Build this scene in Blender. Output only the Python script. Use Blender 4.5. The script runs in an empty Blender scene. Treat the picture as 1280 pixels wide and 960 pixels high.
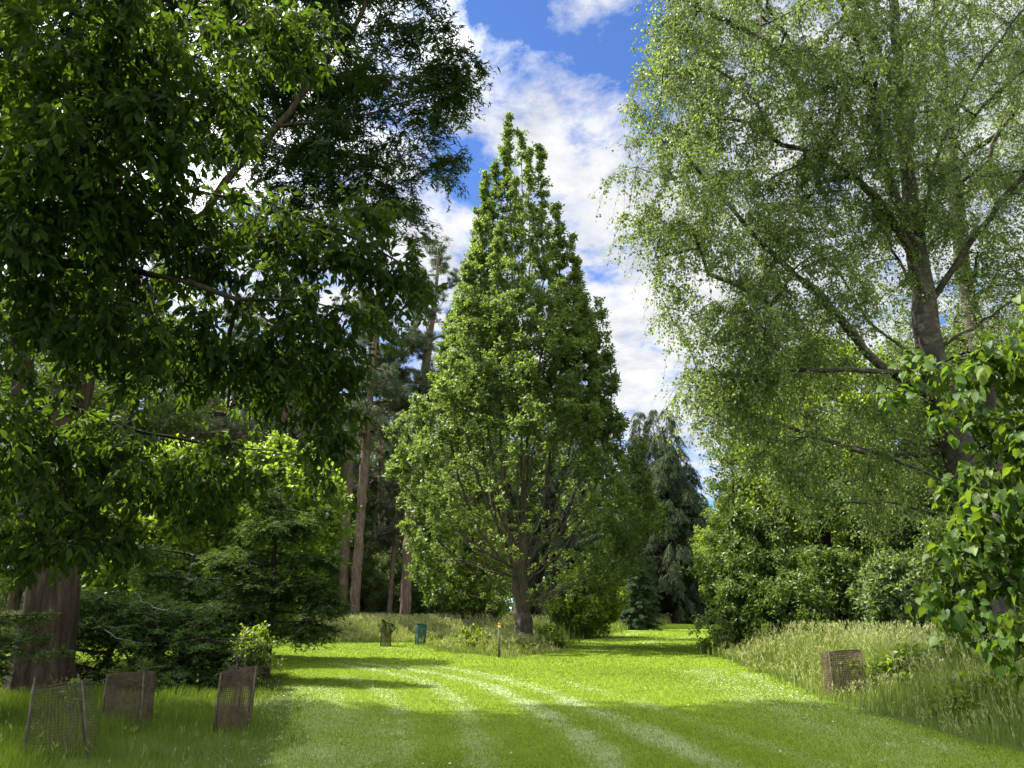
import bpy, math, random
import numpy as np
from mathutils import Vector
from mathutils.kdtree import KDTree

SC = bpy.context.scene
COL = SC.collection
R = math.radians
Q = 1.0

# ------------------------------------------------------------------ camera
F = 930.0
PITCH = R(17.04)
CAMZ = 1.6
cam = bpy.data.cameras.new('camera')
co = bpy.data.objects.new('camera', cam)
COL.objects.link(co)
co.location = (0, 0, CAMZ)
co.rotation_euler = (R(90) + PITCH, 0, 0)
cam.sensor_width = 36.0
cam.lens = F / 1280.0 * 36.0
cam.clip_start = 0.05
cam.clip_end = 3000
SC.camera = co
cP, sP = math.cos(PITCH), math.sin(PITCH)


def P(px, py, fwd):
    """world point at forward distance fwd whose bearing is that of a photo pixel"""
    x = (px - 640.0) / F
    y = (480.0 - py) / F
    f = cP - y * sP
    u = sP + y * cP
    return np.array([x / f * fwd, fwd, CAMZ + u / f * fwd])


def gz(x, y):
    """height of the ground"""
    x = np.asarray(x, float)
    y = np.asarray(y, float)
    d = np.clip((y - 45) / 60, 0, 4)
    return 0.42 * d + 0.05 * np.sin(x * .23 + 1) * np.sin(y * .19) + 0.03 * np.sin(x * .7 + y * .31) \
        + np.clip(-x - 7, 0, 12) * .02


def G(px, py):
    y = 10.0
    for _ in range(40):
        p = P(px, py, 1.0)
        k = (p[2] - CAMZ)
        if k > -0.004:
            k = -0.004
        y2 = (float(gz(p[0] * y, y)) - CAMZ) / k
        y = 0.5 * y + 0.5 * min(max(y2, 1), 300)
    p = P(px, py, 1.0)
    return np.array([p[0] * y, y, float(gz(p[0] * y, y))])


# ------------------------------------------------------------------ object helpers
def tag(o, label=None, cat=None, group=None, kind=None):
    if label: o['label'] = label
    if cat: o['category'] = cat
    if group: o['group'] = group
    if kind: o['kind'] = kind
    return o


def empty(name, loc, rz=0.0):
    o = bpy.data.objects.new(name, None)
    COL.objects.link(o)
    o.location = loc
    o.rotation_euler = (0, 0, rz)
    o.empty_display_size = .3
    return o


def raw_mesh(name, V, faces_list, tone=None, mat=None, smooth=False, extra=None):
    """faces_list: list of int arrays (n,k)"""
    me = bpy.data.meshes.new(name)
    V = np.ascontiguousarray(V, dtype=np.float32)
    me.vertices.add(len(V))
    me.vertices.foreach_set('co', V.ravel())
    loops = np.concatenate([f.ravel() for f in faces_list]).astype(np.int32)
    cnt = np.concatenate([np.full(len(f), f.shape[1], np.int32) for f in faces_list])
    start = np.concatenate([[0], np.cumsum(cnt)[:-1]]).astype(np.int32)
    me.loops.add(len(loops))
    me.loops.foreach_set('vertex_index', loops)
    me.polygons.add(len(cnt))
    me.polygons.foreach_set('loop_start', start)
    if smooth:
        me.polygons.foreach_set('use_smooth', np.ones(len(cnt), bool))
    if tone is not None:
        a = me.attributes.new('tone', 'FLOAT', 'POINT')
        a.data.foreach_set('value', np.ascontiguousarray(tone, np.float32))
    for k, v in (extra or {}).items():
        a = me.attributes.new(k, 'FLOAT', 'POINT')
        a.data.foreach_set('value', np.ascontiguousarray(v, np.float32))
    me.update(calc_edges=True)
    if mat: me.materials.append(mat)
    return me


def link(name, me, parent=None, off=None):
    o = bpy.data.objects.new(name, me)
    COL.objects.link(o)
    if parent is not None: o.parent = parent
    return o


def copy_tree(o, parent=None):
    c = o.copy()
    COL.objects.link(c)
    if parent is not None: c.parent = parent
    for ch in list(o.children):
        copy_tree(ch, c)
    return c


class MB:
    """small mesh builder for the hard objects"""
    def __init__(s): s.v = []; s.q = []; s.t = []

    def add(s, V, Q4=(), T3=()):
        b = len(s.v)
        s.v += [tuple(map(float, p)) for p in V]
        s.q += [[i + b for i in f] for f in Q4]
        s.t += [[i + b for i in f] for f in T3]

    def tube(s, pts, rad, n=8, cap=True):
        pts = [np.asarray(p, float) for p in pts]
        if not hasattr(rad, '__len__'): rad = [rad] * len(pts)
        V = []
        for i, p in enumerate(pts):
            d = pts[min(i + 1, len(pts) - 1)] - pts[max(i - 1, 0)]
            d /= np.linalg.norm(d) + 1e-9
            a = np.cross(d, [0.13, 0.31, 0.94] if abs(d[2]) < .9 else [1, 0.1, 0]); a /= np.linalg.norm(a)
            b = np.cross(d, a)
            for k in range(n):
                t = 2 * math.pi * k / n
                V.append(p + rad[i] * (math.cos(t) * a + math.sin(t) * b))
        Qs = []
        for i in range(len(pts) - 1):
            for k in range(n):
                Qs.append([i * n + k, i * n + (k + 1) % n, (i + 1) * n + (k + 1) % n, (i + 1) * n + k])
        Ts = []
        if cap:
            V.append(pts[0]); V.append(pts[-1])
            c0, c1 = len(V) - 2, len(V) - 1
            for k in range(n):
                Ts.append([c0, (k + 1) % n, k])
                Ts.append([c1, (len(pts) - 1) * n + k, (len(pts) - 1) * n + (k + 1) % n])
        s.add(V, Qs, Ts)

    def box(s, c, h, top=1.0):
        x, y, z = c; a, b, d = h
        V = []
        for sz, k in ((-1, 1.0), (1, top)):
            for sx, sy in ((-1, -1), (1, -1), (1, 1), (-1, 1)):
                V.append((x + sx * a * k, y + sy * b * k, z + sz * d))
        s.add(V, [[0, 3, 2, 1], [4, 5, 6, 7], [0, 1, 5, 4], [1, 2, 6, 5], [2, 3, 7, 6], [3, 0, 4, 7]])

    def build(s, name, mat, parent=None, smooth=False):
        fl = []
        if s.q: fl.append(np.array(s.q))
        if s.t: fl.append(np.array(s.t))
        me = raw_mesh(name, np.array(s.v), fl, mat=mat, smooth=smooth)
        return link(name, me, parent)


# ------------------------------------------------------------------ materials
def new_mat(name):
    m = bpy.data.materials.new(name)
    m.use_nodes = True
    nt = m.node_tree
    nt.nodes.clear()
    out = nt.nodes.new('ShaderNodeOutputMaterial')
    return m, nt, out


def N(nt, typ, **kw):
    n = nt.nodes.new(typ)
    for k, v in kw.items():
        if k == 'inp':
            for a, b in v.items(): n.inputs[a].default_value = b
        else:
            setattr(n, k, v)
    return n


def ramp(nt, stops, src=None):
    r = nt.nodes.new('ShaderNodeValToRGB')
    e = r.color_ramp.elements
    while len(e) < len(stops): e.new(0.5)
    for i, (p, c) in enumerate(stops):
        e[i].position = p
        e[i].color = (*c, 1)
    if src is not None: nt.links.new(src, r.inputs[0])
    return r


def leaf_mat(name, cols, trans, tfac=.4, rough=.45, spec=.35, noise=None):
    """cols: ramp of base colours over the per-leaf tone; trans: light through the leaf"""
    m, nt, out = new_mat(name)
    at = N(nt, 'ShaderNodeAttribute', attribute_name='tone')
    n = len(cols)
    r1 = ramp(nt, [(i / (n - 1), c) for i, c in enumerate(cols)], at.outputs['Fac'])
    pb = N(nt, 'ShaderNodeBsdfPrincipled')
    pb.inputs['Roughness'].default_value = rough
    pb.inputs['Specular IOR Level'].default_value = spec
    nt.links.new(r1.outputs[0], pb.inputs['Base Color'])
    tr = N(nt, 'ShaderNodeBsdfTranslucent')
    r2 = ramp(nt, [(0, tuple(c * .7 for c in trans)), (1, tuple(c * 1.25 for c in trans))], at.outputs['Fac'])
    nt.links.new(r2.outputs[0], tr.inputs['Color'])
    mx = N(nt, 'ShaderNodeMixShader')
    mx.inputs[0].default_value = tfac
    nt.links.new(pb.outputs[0], mx.inputs[1])
    nt.links.new(tr.outputs[0], mx.inputs[2])
    nt.links.new(mx.outputs[0], out.inputs['Surface'])
    return m


def bark_mat(name, cols, scale=(6, 6, 1.2), bump=.5, rough=.9, extra=None, dist=.03):
    m, nt, out = new_mat(name)
    tc = N(nt, 'ShaderNodeTexCoord')
    mp = N(nt, 'ShaderNodeMapping')
    mp.inputs['Scale'].default_value = scale
    nt.links.new(tc.outputs['Object'], mp.inputs[0])
    n1 = N(nt, 'ShaderNodeTexNoise', inp={'Scale': 1.6, 'Detail': 6.0, 'Roughness': .65, 'Distortion': .6})
    nt.links.new(mp.outputs[0], n1.inputs['Vector'])
    r1 = ramp(nt, [(.3 + .4 * i / (len(cols) - 1), c) for i, c in enumerate(cols)], n1.outputs['Fac'])
    n2 = N(nt, 'ShaderNodeTexNoise', inp={'Scale': 1.1, 'Detail': 3.0})
    nt.links.new(tc.outputs['Object'], n2.inputs['Vector'])
    colout = r1.outputs[0]
    if extra:   # patches of another colour (algae, lichen, dark scars)
        r2 = ramp(nt, [(extra[1], (0, 0, 0)), (extra[2], (1, 1, 1))], n2.outputs['Fac'])
        mx = N(nt, 'ShaderNodeMixRGB')
        mx.inputs[2].default_value = (*extra[0], 1)
        nt.links.new(r2.outputs[0], mx.inputs[0])
        nt.links.new(r1.outputs[0], mx.inputs[1])
        colout = mx.outputs[0]
    pb = N(nt, 'ShaderNodeBsdfPrincipled')
    pb.inputs['Roughness'].default_value = rough
    pb.inputs['Specular IOR Level'].default_value = .15
    nt.links.new(colout, pb.inputs['Base Color'])
    bp = N(nt, 'ShaderNodeBump', inp={'Strength': bump, 'Distance': dist})
    nt.links.new(n1.outputs['Fac'], bp.inputs['Height'])
    nt.links.new(bp.outputs[0], pb.inputs['Normal'])
    nt.links.new(pb.outputs[0], out.inputs['Surface'])
    return m


def plain_mat(name, c1, c2, scale=8, rough=.7, spec=.08, bump=.2):
    m, nt, out = new_mat(name)
    tc = N(nt, 'ShaderNodeTexCoord')
    n1 = N(nt, 'ShaderNodeTexNoise', inp={'Scale': scale, 'Detail': 5.0, 'Roughness': .6})
    nt.links.new(tc.outputs['Object'], n1.inputs['Vector'])
    r1 = ramp(nt, [(.3, c1), (.7, c2)], n1.outputs['Fac'])
    pb = N(nt, 'ShaderNodeBsdfPrincipled')
    pb.inputs['Roughness'].default_value = rough
    pb.inputs['Specular IOR Level'].default_value = spec
    nt.links.new(r1.outputs[0], pb.inputs['Base Color'])
    bp = N(nt, 'ShaderNodeBump', inp={'Strength': bump, 'Distance': .01})
    nt.links.new(n1.outputs['Fac'], bp.inputs['Height'])
    nt.links.new(bp.outputs[0], pb.inputs['Normal'])
    nt.links.new(pb.outputs[0], out.inputs['Surface'])
    return m


M = {}
M['oak_leaf'] = leaf_mat('oak_leaf', [(.05, .082, .02), (.09, .13, .032), (.145, .19, .05)], (.19, .27, .035), .4, .45, .25)
M['birch_leaf'] = leaf_mat('birch_leaf', [(.075, .115, .026), (.105, .15, .036), (.15, .20, .058)], (.20, .28, .045), .45, .45, .3)
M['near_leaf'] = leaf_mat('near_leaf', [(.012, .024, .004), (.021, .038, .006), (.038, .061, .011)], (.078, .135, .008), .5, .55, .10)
M['lime_leaf'] = leaf_mat('lime_leaf', [(.035, .072, .012), (.062, .108, .018), (.11, .155, .03)], (.17, .27, .015), .42, .5, .2)
M['maple_leaf'] = leaf_mat('maple_leaf', [(.06, .10, .012), (.095, .145, .016), (.14, .19, .024)], (.24, .33, .015), .45)
M['yellow_leaf'] = leaf_mat('yellow_leaf', [(.07, .115, .014), (.10, .155, .02), (.14, .195, .028)], (.22, .33, .02), .45)
M['wood_leaf'] = leaf_mat('wood_leaf', [(.05, .08, .02), (.075, .115, .028), (.11, .155, .04)], (.14, .20, .03), .38, .5, .2)
M['shrub_leaf'] = leaf_mat('shrub_leaf', [(.04, .075, .014), (.075, .12, .022), (.13, .18, .045)], (.14, .21, .02), .34, .42, .3)
M['pale_leaf'] = leaf_mat('pale_leaf', [(.08, .13, .035), (.13, .19, .06), (.19, .25, .10)], (.20, .28, .05), .35, .45, .3)
M['cedar_leaf'] = leaf_mat('cedar_leaf', [(.022, .042, .016), (.035, .06, .02), (.055, .085, .03)], (.05, .085, .02), .25, .55, .06)
M['pine_leaf'] = leaf_mat('pine_leaf', [(.065, .085, .045), (.09, .112, .058), (.12, .14, .08)], (.09, .12, .05), .25, .55, .08)
M['spruce_leaf'] = leaf_mat('spruce_leaf', [(.022, .036, .015), (.036, .054, .023), (.065, .09, .042)], (.035, .055, .02), .2, .7, .0)
M['yew_leaf'] = leaf_mat('yew_leaf', [(.010, .024, .005), (.016, .036, .007), (.030, .056, .012)], (.035, .065, .01), .28, .7, .0)
M['hemlock_leaf'] = leaf_mat('hemlock_leaf', [(.022, .042, .009), (.038, .066, .012), (.075, .12, .025)], (.10, .16, .015), .33, .6, .03)

M['oak_bark'] = bark_mat('oak_bark', [(.035, .028, .02), (.075, .062, .045), (.13, .115, .09)], (7, 7, 1.5), .8, extra=((.06, .075, .03), .5, .75))
M['birch_bark'] = bark_mat('birch_bark', [(.022, .019, .014), (.052, .045, .034), (.11, .097, .075)], (3, 3, 5), .6, extra=((.022, .02, .016), .48, .66))
M['dark_bark'] = bark_mat('dark_bark', [(.010, .008, .006), (.022, .018, .014), (.04, .033, .026)], (6, 6, 2), .6)
M['cedar_bark'] = bark_mat('cedar_bark', [(.013, .009, .005), (.031, .022, .012), (.062, .046, .027)], (7, 7, .8), .9, dist=.06)
M['pine_bark'] = bark_mat('pine_bark', [(.055, .04, .027), (.12, .085, .058), (.20, .15, .105)], (5, 5, 1.4), .7, dist=.05)
M['grey_bark'] = bark_mat('grey_bark', [(.05, .045, .035), (.10, .09, .07), (.16, .15, .12)], (5, 5, 1.5), .6)

# grass
M['blade'] = leaf_mat('blade', [(.07, .112, .012), (.13, .188, .018), (.20, .245, .07), (.32, .34, .18)], (.24, .34, .008), .38, .6, .15)
M['rough'] = leaf_mat('rough', [(.045, .08, .010), (.075, .115, .014), (.12, .15, .03), (.28, .27, .13)], (.16, .23, .015), .35, .6, .08)
M['meadow'] = leaf_mat('meadow', [(.07, .115, .014), (.13, .18, .03), (.23, .26, .08), (.42, .40, .22)], (.24, .30, .04), .38, .6, .15)
M['clipping'] = leaf_mat('clipping', [(.20, .24, .11), (.30, .33, .19), (.40, .42, .28)], (.2, .25, .1), .2, .6, .15)


def vnoise(x, y, s, seed=0):
    """cheap smooth value noise"""
    x = x * s + seed * 17.3; y = y * s + seed * 9.1
    xi = np.floor(x); yi = np.floor(y); xf = x - xi; yf = y - yi
    def h(a, b):
        v = np.sin(a * 127.1 + b * 311.7 + seed * 3.3) * 43758.5453
        return v - np.floor(v)
    u = xf * xf * (3 - 2 * xf); v = yf * yf * (3 - 2 * yf)
    return (h(xi, yi) * (1 - u) + h(xi + 1, yi) * u) * (1 - v) + (h(xi, yi + 1) * (1 - u) + h(xi + 1, yi + 1) * u) * v


# ------------------------------------------------------------------ leaves
def unit(a):
    return a / (np.linalg.norm(a, axis=-1, keepdims=True) + 1e-9)


T_DIAMOND = (np.array([(0, 0, 0), (.42, .5, .10), (1, 0, -.02), (.42, -.5, .10)], float), [np.array([[0, 2, 1], [0, 3, 2]])])
T_QUAD = (np.array([(0, -.35, 0), (.9, -.5, .06), (1, .4, -.04), (.08, .5, .05)], float), [np.array([[0, 1, 2, 3]])])
T_NEEDLE = (np.array([(0, -.5, 0), (.6, -.5, 0), (1, 0, -.04), (0, .5, 0)], float), [np.array([[0, 1, 2, 3]])])
T_BEECH = (np.array([(0, 0, 0), (.22, .34, .08), (.58, .46, .10), (1, 0, -.10), (.58, -.46, .10), (.22, -.34, .08), (.5, 0, -.02)], float),
           [np.array([[0, 6, 2, 1], [6, 3, 2, 6][:3] + [2]][:1]), np.array([[6, 3, 2], [6, 4, 3]]), np.array([[0, 5, 4, 6]])])
T_BEECH = (np.array([(0, 0, 0), (.22, .34, .08), (.58, .46, .10), (1, 0, -.10), (.58, -.46, .10), (.22, -.34, .08), (.5, 0, -.02)], float),
           [np.array([[0, 6, 2, 1], [0, 5, 4, 6]]), np.array([[6, 3, 2], [6, 4, 3]])])
T_LIME = (np.array([(0.06, 0, -.02), (-.06, .26, .06), (.22, .50, .10), (.62, .42, .08), (1, 0, -.14), (.62, -.42, .08), (.22, -.50, .10), (-.06, -.26, .06), (.45, 0, 0)], float),
          [np.array([[0, 8, 2, 1], [0, 7, 6, 8], [8, 4, 3, 2], [8, 6, 5, 4]])])


def leaf_mesh(name, pos, d, n, ln, wd, tpl, mat, rng, tone=None, curl=0.0):
    d = unit(d)
    n = n - d * np.sum(n * d, axis=1, keepdims=True)
    n = unit(n)
    s = np.cross(d, n)
    tv, tf = tpl
    K = len(tv)
    ln = np.broadcast_to(ln, (len(pos),)); wd = np.broadcast_to(wd, (len(pos),))
    V = (pos[:, None, :] + d[:, None, :] * (tv[None, :, 0:1] * ln[:, None, None])
         + s[:, None, :] * (tv[None, :, 1:2] * wd[:, None, None])
         + n[:, None, :] * (tv[None, :, 2:3] * ln[:, None, None]))
    if curl:
        V[:, :, 2] -= (curl * (tv[None, :, 0] ** 2) * ln[:, None])
    base = np.arange(len(pos))[:, None, None] * K
    faces = [(f[None] + base).reshape(-1, f.shape[1]) for f in tf]
    if tone is None: tone = rng.random(len(pos))
    tn = np.repeat(np.clip(tone, 0, 1), K)
    return raw_mesh(name, V.reshape(-1, 3), faces, tone=tn, mat=mat)


# ------------------------------------------------------------------ skeleton
class Skel:
    def __init__(s, rng):
        s.p = np.zeros((60000, 3)); s.par = np.full(60000, -1, int); s.lv = np.zeros(60000, int); s.n = 0; s.rng = rng
        s.root = []; s.rfix = {}

    def add(s, p, par, lv):
        if s.n >= len(s.p):
            k = len(s.p)
            s.p = np.vstack([s.p, np.zeros((k, 3))]); s.par = np.append(s.par, np.full(k, -1)); s.lv = np.append(s.lv, np.zeros(k, int))
        s.p[s.n] = p; s.par[s.n] = par; s.lv[s.n] = lv
        s.n += 1
        return s.n - 1

    def stem(s, pts, par=-1, lv=0, step=.5, wob=.03):
        """pts: polyline points, smoothed by Catmull-Rom"""
        pts = [np.asarray(q, float) for q in pts]
        A = [2 * pts[0] - pts[1]] + pts + [2 * pts[-1] - pts[-2]]
        last = par
        if par < 0: last = s.add(pts[0], -1, lv)
        for i in range(1, len(A) - 2):
            L = np.linalg.norm(A[i + 1] - A[i]); m = max(1, int(L / step))
            for k in range(1, m + 1):
                t = k / m
                q = .5 * ((2 * A[i]) + (-A[i - 1] + A[i + 1]) * t + (2 * A[i - 1] - 5 * A[i] + 4 * A[i + 1] - A[i + 2]) * t * t
                          + (-A[i - 1] + 3 * A[i] - 3 * A[i + 1] + A[i + 2]) * t ** 3)
                last = s.add(q + s.rng.normal(0, wob, 3), last, lv)
        return last

    def attach(s, T, tanA, w, lv, seg, bow, wob, maxlv=None, zmin=None, order=True, minr=None):
        """grow a branch to each target from the best node so far. tanA: rise per metre sideways"""
        T = np.asarray(T)
        n0 = s.n
        if order:
            c = s.p[0]
            T = T[np.argsort(np.hypot(T[:, 0] - c[0], T[:, 1] - c[1]) + .3 * T[:, 2])]
        for t in T:
            q = s.p[:s.n]
            dv = t - q
            h = np.hypot(dv[:, 0], dv[:, 1])
            cost = np.sqrt(h * h + dv[:, 2] ** 2) + w * np.abs(dv[:, 2] - tanA * h)
            if maxlv is not None: cost = cost + 1e3 * (s.lv[:s.n] > maxlv)
            if zmin is not None: cost = cost + 1e3 * (q[:, 2] < zmin)
            i = int(np.argmin(cost))
            s.branch(i, t, lv, seg, bow, wob)
        return n0

    def branch(s, i, t, lv, seg, bow, wob):
        a = s.p[i].copy()
        dv = t - a
        L = np.linalg.norm(dv)
        m = max(2, int(L / seg))
        # bow > 0: out first and then up; < 0: up first and then out
        ctrl = a + np.array([dv[0] * (.5 + bow), dv[1] * (.5 + bow), dv[2] * (.5 - bow)])
        last = i
        jit = s.rng.normal(0, wob * L, 3)
        for k in range(1, m + 1):
            u = k / m
            q = (1 - u) ** 2 * a + 2 * u * (1 - u) * ctrl + u * u * t + jit * math.sin(math.pi * u) * .8 + s.rng.normal(0, wob * .25 * L / math.sqrt(m), 3) * (u < 1)
            last = s.add(q, last, lv)
        return last

    def twigs(s, idx, dirs, L, lv, nseg=2, droop=0.0):
        """vectorised short shoots from nodes idx; returns start, end arrays and adds the nodes"""
        k = len(idx)
        a = s.p[idx]
        d = unit(dirs) * np.asarray(L)[:, None]
        prev = idx.copy()
        tot = s.n + k * nseg
        while tot > len(s.p):
            g = len(s.p)
            s.p = np.vstack([s.p, np.zeros((g, 3))]); s.par = np.append(s.par, np.full(g, -1)); s.lv = np.append(s.lv, np.zeros(g, int))
        for j in range(1, nseg + 1):
            u = j / nseg
            q = a + d * u
            q[:, 2] -= droop * (u * u) * np.asarray(L)
            ids = np.arange(s.n, s.n + k)
            s.p[ids] = q; s.par[ids] = prev; s.lv[ids] = lv
            s.n += k
            prev = ids
        return a, s.p[prev].copy()

    def radii(s, r0, rtip, flare=.45, thin=1.0):
        n = s.n
        par = s.par[:n]
        haschild = np.zeros(n, bool); haschild[par[par >= 0]] = True
        cnt = np.where(haschild, 0., 1.)
        for i in range(n - 1, 0, -1):
            if par[i] >= 0: cnt[par[i]] += cnt[i]
        tot = cnt[0]
        p = math.log(r0 / rtip) / math.log(max(tot, 2))
        r = rtip * cnt ** p
        z0 = s.p[0, 2]
        m = s.lv[:n] == 0
        r = np.where(m, r, np.maximum(r * thin, rtip))
        r = np.where(m, r * (1 + flare * np.exp(-np.maximum(s.p[:n, 2] - z0, 0) / .45)), r)
        return r

    def mesh(s, name, r, mat, keep=None, sides=(9, 6, 4, 3), flute=0.0):
        n = s.n
        p = s.p[:n]; par = s.par[:n]
        idx = np.nonzero(par >= 0)[0]
        if keep is not None: idx = idx[keep[idx]]
        pa = par[idx]
        d = unit(p[idx] - p[pa])
        ndir = np.zeros((n, 3)); ndir[idx] = d
        ndir[par < 0] = (0, 0, 1)
        main = np.full(n, -1)      # thickest child carries the ring on
        o = np.argsort(r[idx])
        main[pa[o]] = idx[o]
        ismain = main[pa] == idx
        Vs, Fs, b = [], [], 0
        th = [.09, .03, .012, 0]
        up = [1e9, .09, .03, .012]
        for sd, lo, hi in zip(sides, th, up):
            mk = (r[idx] >= lo) & (r[idx] < hi)
            ii = idx[mk]
            if not len(ii): continue
            pp = par[ii]
            r1 = r[ii]
            im = ismain[mk]
            r0 = np.where(im, r[pp], np.minimum(r[pp], r1 * 1.35))
            d1 = ndir[ii]
            # average direction with the main child for smooth bends
            mc = main[ii]
            d1 = unit(d1 + np.where((mc >= 0)[:, None], ndir[np.maximum(mc, 0)], d1))
            d0 = np.where(im[:, None], unit(ndir[pp] + ndir[ii]), ndir[ii])
            ring = []
            for D, Pp, rr in ((d0, p[pp], r0), (d1, p[ii], r1)):
                ref = np.tile([1.0, 0.02, 0.0], (len(ii), 1))
                alt = np.abs(D[:, 0]) > .93
                ref[alt] = (0, 1, 0)
                a = unit(np.cross(D, ref)); bb = np.cross(D, a)
                t = np.arange(sd) * 2 * math.pi / sd
                rr = np.repeat(rr[:, None], sd, 1)
                if flute and sd >= 9:
                    zz = Pp[:, 2:3]
                    am = flute * np.clip((rr - .15) * 4, 0, 1) * (1 + 1.2 * np.exp(-np.maximum(zz - s.p[0, 2], 0) / .7))
                    rr = rr * (1 + am * (.8 * np.sin(5 * t[None] + zz * .35) + .55 * np.abs(np.sin(5.5 * t[None] - zz * .5 + 1)) + .4 * np.sin(11 * t[None] + zz * 1.1)))
                ring.append(Pp[:, None] + rr[:, :, None] * (np.cos(t)[None, :, None] * a[:, None] + np.sin(t)[None, :, None] * bb[:, None]))
            V = np.concatenate(ring, axis=1).reshape(-1, 3)
            k = np.arange(sd)
            f = np.stack([k, (k + 1) % sd, sd + (k + 1) % sd, sd + k], 1)
            Fs.append((f[None] + (np.arange(len(ii)) * 2 * sd)[:, None, None] + b).reshape(-1, 4))
            Vs.append(V); b += len(V)
        return raw_mesh(name, np.vstack(Vs), Fs, mat=mat, smooth=True)


def shell(rng, n, lobes, bias=.45):
    """points inside a set of ellipsoid lobes (cx,cy,cz,rx,ry,rz), drawn to their skins"""
    L = np.array(lobes, float)
    w = L[:, 3] * L[:, 4] * L[:, 5]
    w = w ** .8
    k = rng.choice(len(L), n, p=w / w.sum())
    d = unit(rng.normal(0, 1, (n, 3)))
    r = rng.random(n) ** bias
    return L[k, :3] + d * L[k, 3:] * r[:, None]


def profile_pts(rng, n, prof, cx, cy, depth=.9, bias=.5, lump=.16, seed=0.0, lo=.1, pw=1.0):
    """prof rows: z, left reach, right reach (metres from the axis)"""
    pr = np.array(prof, float)
    z = np.linspace(pr[0, 0], pr[-1, 0], 400)
    xl = np.interp(z, pr[:, 0], pr[:, 1]); xr = np.interp(z, pr[:, 0], pr[:, 2])
    w = np.maximum(xl + xr, .05) ** pw
    zz = rng.choice(z, n, p=w / w.sum()) + rng.normal(0, .05, n)
    a = rng.random(n) * 2 * math.pi
    XL = np.interp(zz, pr[:, 0], pr[:, 1]); XR = np.interp(zz, pr[:, 0], pr[:, 2])
    c, s = np.cos(a), np.sin(a)
    rx = np.where(c > 0, XR, XL); ry = (XL + XR) * .5 * depth
    lum = 1 + lump * (np.sin(a * 5 + zz * .9 + seed) * .6 + np.sin(a * 3 - zz * 2.1 + seed * 2) * .5 + np.sin(zz * 3.7 + a * 2 + seed) * .3)
    r = np.maximum(rng.random(n) ** bias, lo) * lum
    return np.stack([cx + c * rx * r, cy + s * ry * r, zz], 1)


def local(me_list, base):
    pass


def finish_tree(name, label, cat, group, base, parts):
    """parts: (part name, mesh built in world coordinates)"""
    root = empty(name, tuple(map(float, base)))
    tag(root, label, cat, group)
    off = np.array(base, np.float32)
    for pn, me in parts:
        n = len(me.vertices)
        a = np.empty(n * 3, np.float32)
        me.vertices.foreach_get('co', a)
        a = a.reshape(-1, 3) - off
        me.vertices.foreach_set('co', a.ravel())
        me.update()
        link(pn, me, root)
    return root


def put_leaves(rng, a, b, per, spread, ln, wd, tpl, mat, name='foliage', up=.6, along=.7, droop=0., jit=.25, planar=None, curl=0., clump=True, u0=.1):
    """leaves set along the shoots a -> b"""
    k = len(a)
    a = np.repeat(a, per, 0); b = np.repeat(b, per, 0)
    n = len(a)
    u = u0 + (1 - u0) * rng.random(n)
    tw = unit(b - a)
    pos = a + (b - a) * u[:, None] + rng.normal(0, spread, (n, 3))
    if planar is not None:      # flat sprays: needles leave the shoot to both sides
        side = unit(np.cross(tw, np.array([0, 0, 1.0])) + 1e-6)
        sg = rng.choice([-1.0, 1.0], n)[:, None]
        d = tw * planar + side * sg + rng.normal(0, jit, (n, 3))
        d[:, 2] -= droop
        nn = np.cross(tw, side) * 1.0 + rng.normal(0, .3, (n, 3))
    else:
        d = tw * along + unit(rng.normal(0, 1, (n, 3))) * .9
        d[:, 2] -= droop
        nn = rng.normal(0, 1, (n, 3))
        nn[:, 2] = np.abs(nn[:, 2]) * .6 + up
    f_ = rng.uniform(.5, 1.25, n); L = ln * f_; W = wd * f_ * rng.uniform(.85, 1.15, n)
    tone = np.repeat(rng.normal(.5, .17, k), per) + rng.normal(0, .16, n) + .22 * (vnoise(pos[:, 0] + pos[:, 2] * .7, pos[:, 1] - pos[:, 2], .55, 40) - .5) * 2
    return leaf_mesh(name, pos, d, nn, L, W, tpl, mat, rng, tone, curl)


def rand_dirs(rng, n, out=None, o=.6, up=.3):
    d = unit(rng.normal(0, 1, (n, 3)))
    if out is not None: d = d + unit(out) * o
    d[:, 2] += up
    return unit(d)


def prof_from_px(rows, fwd, axis_px):
    """photo silhouette rows (py, left px, right px) at distance fwd -> profile in metres about the axis"""
    ax = P(axis_px, 700, fwd)[0]
    out = []
    for py, l, r in rows:
        z = P(640, py, fwd)[2]
        out.append((z, ax - P(l, py, fwd)[0], P(r, py, fwd)[0] - ax))
    out.sort()
    return out, ax


def big_trunk_flute(sk):
    pass


# ================================================================== TREES
def lit(*a): return a


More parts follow.
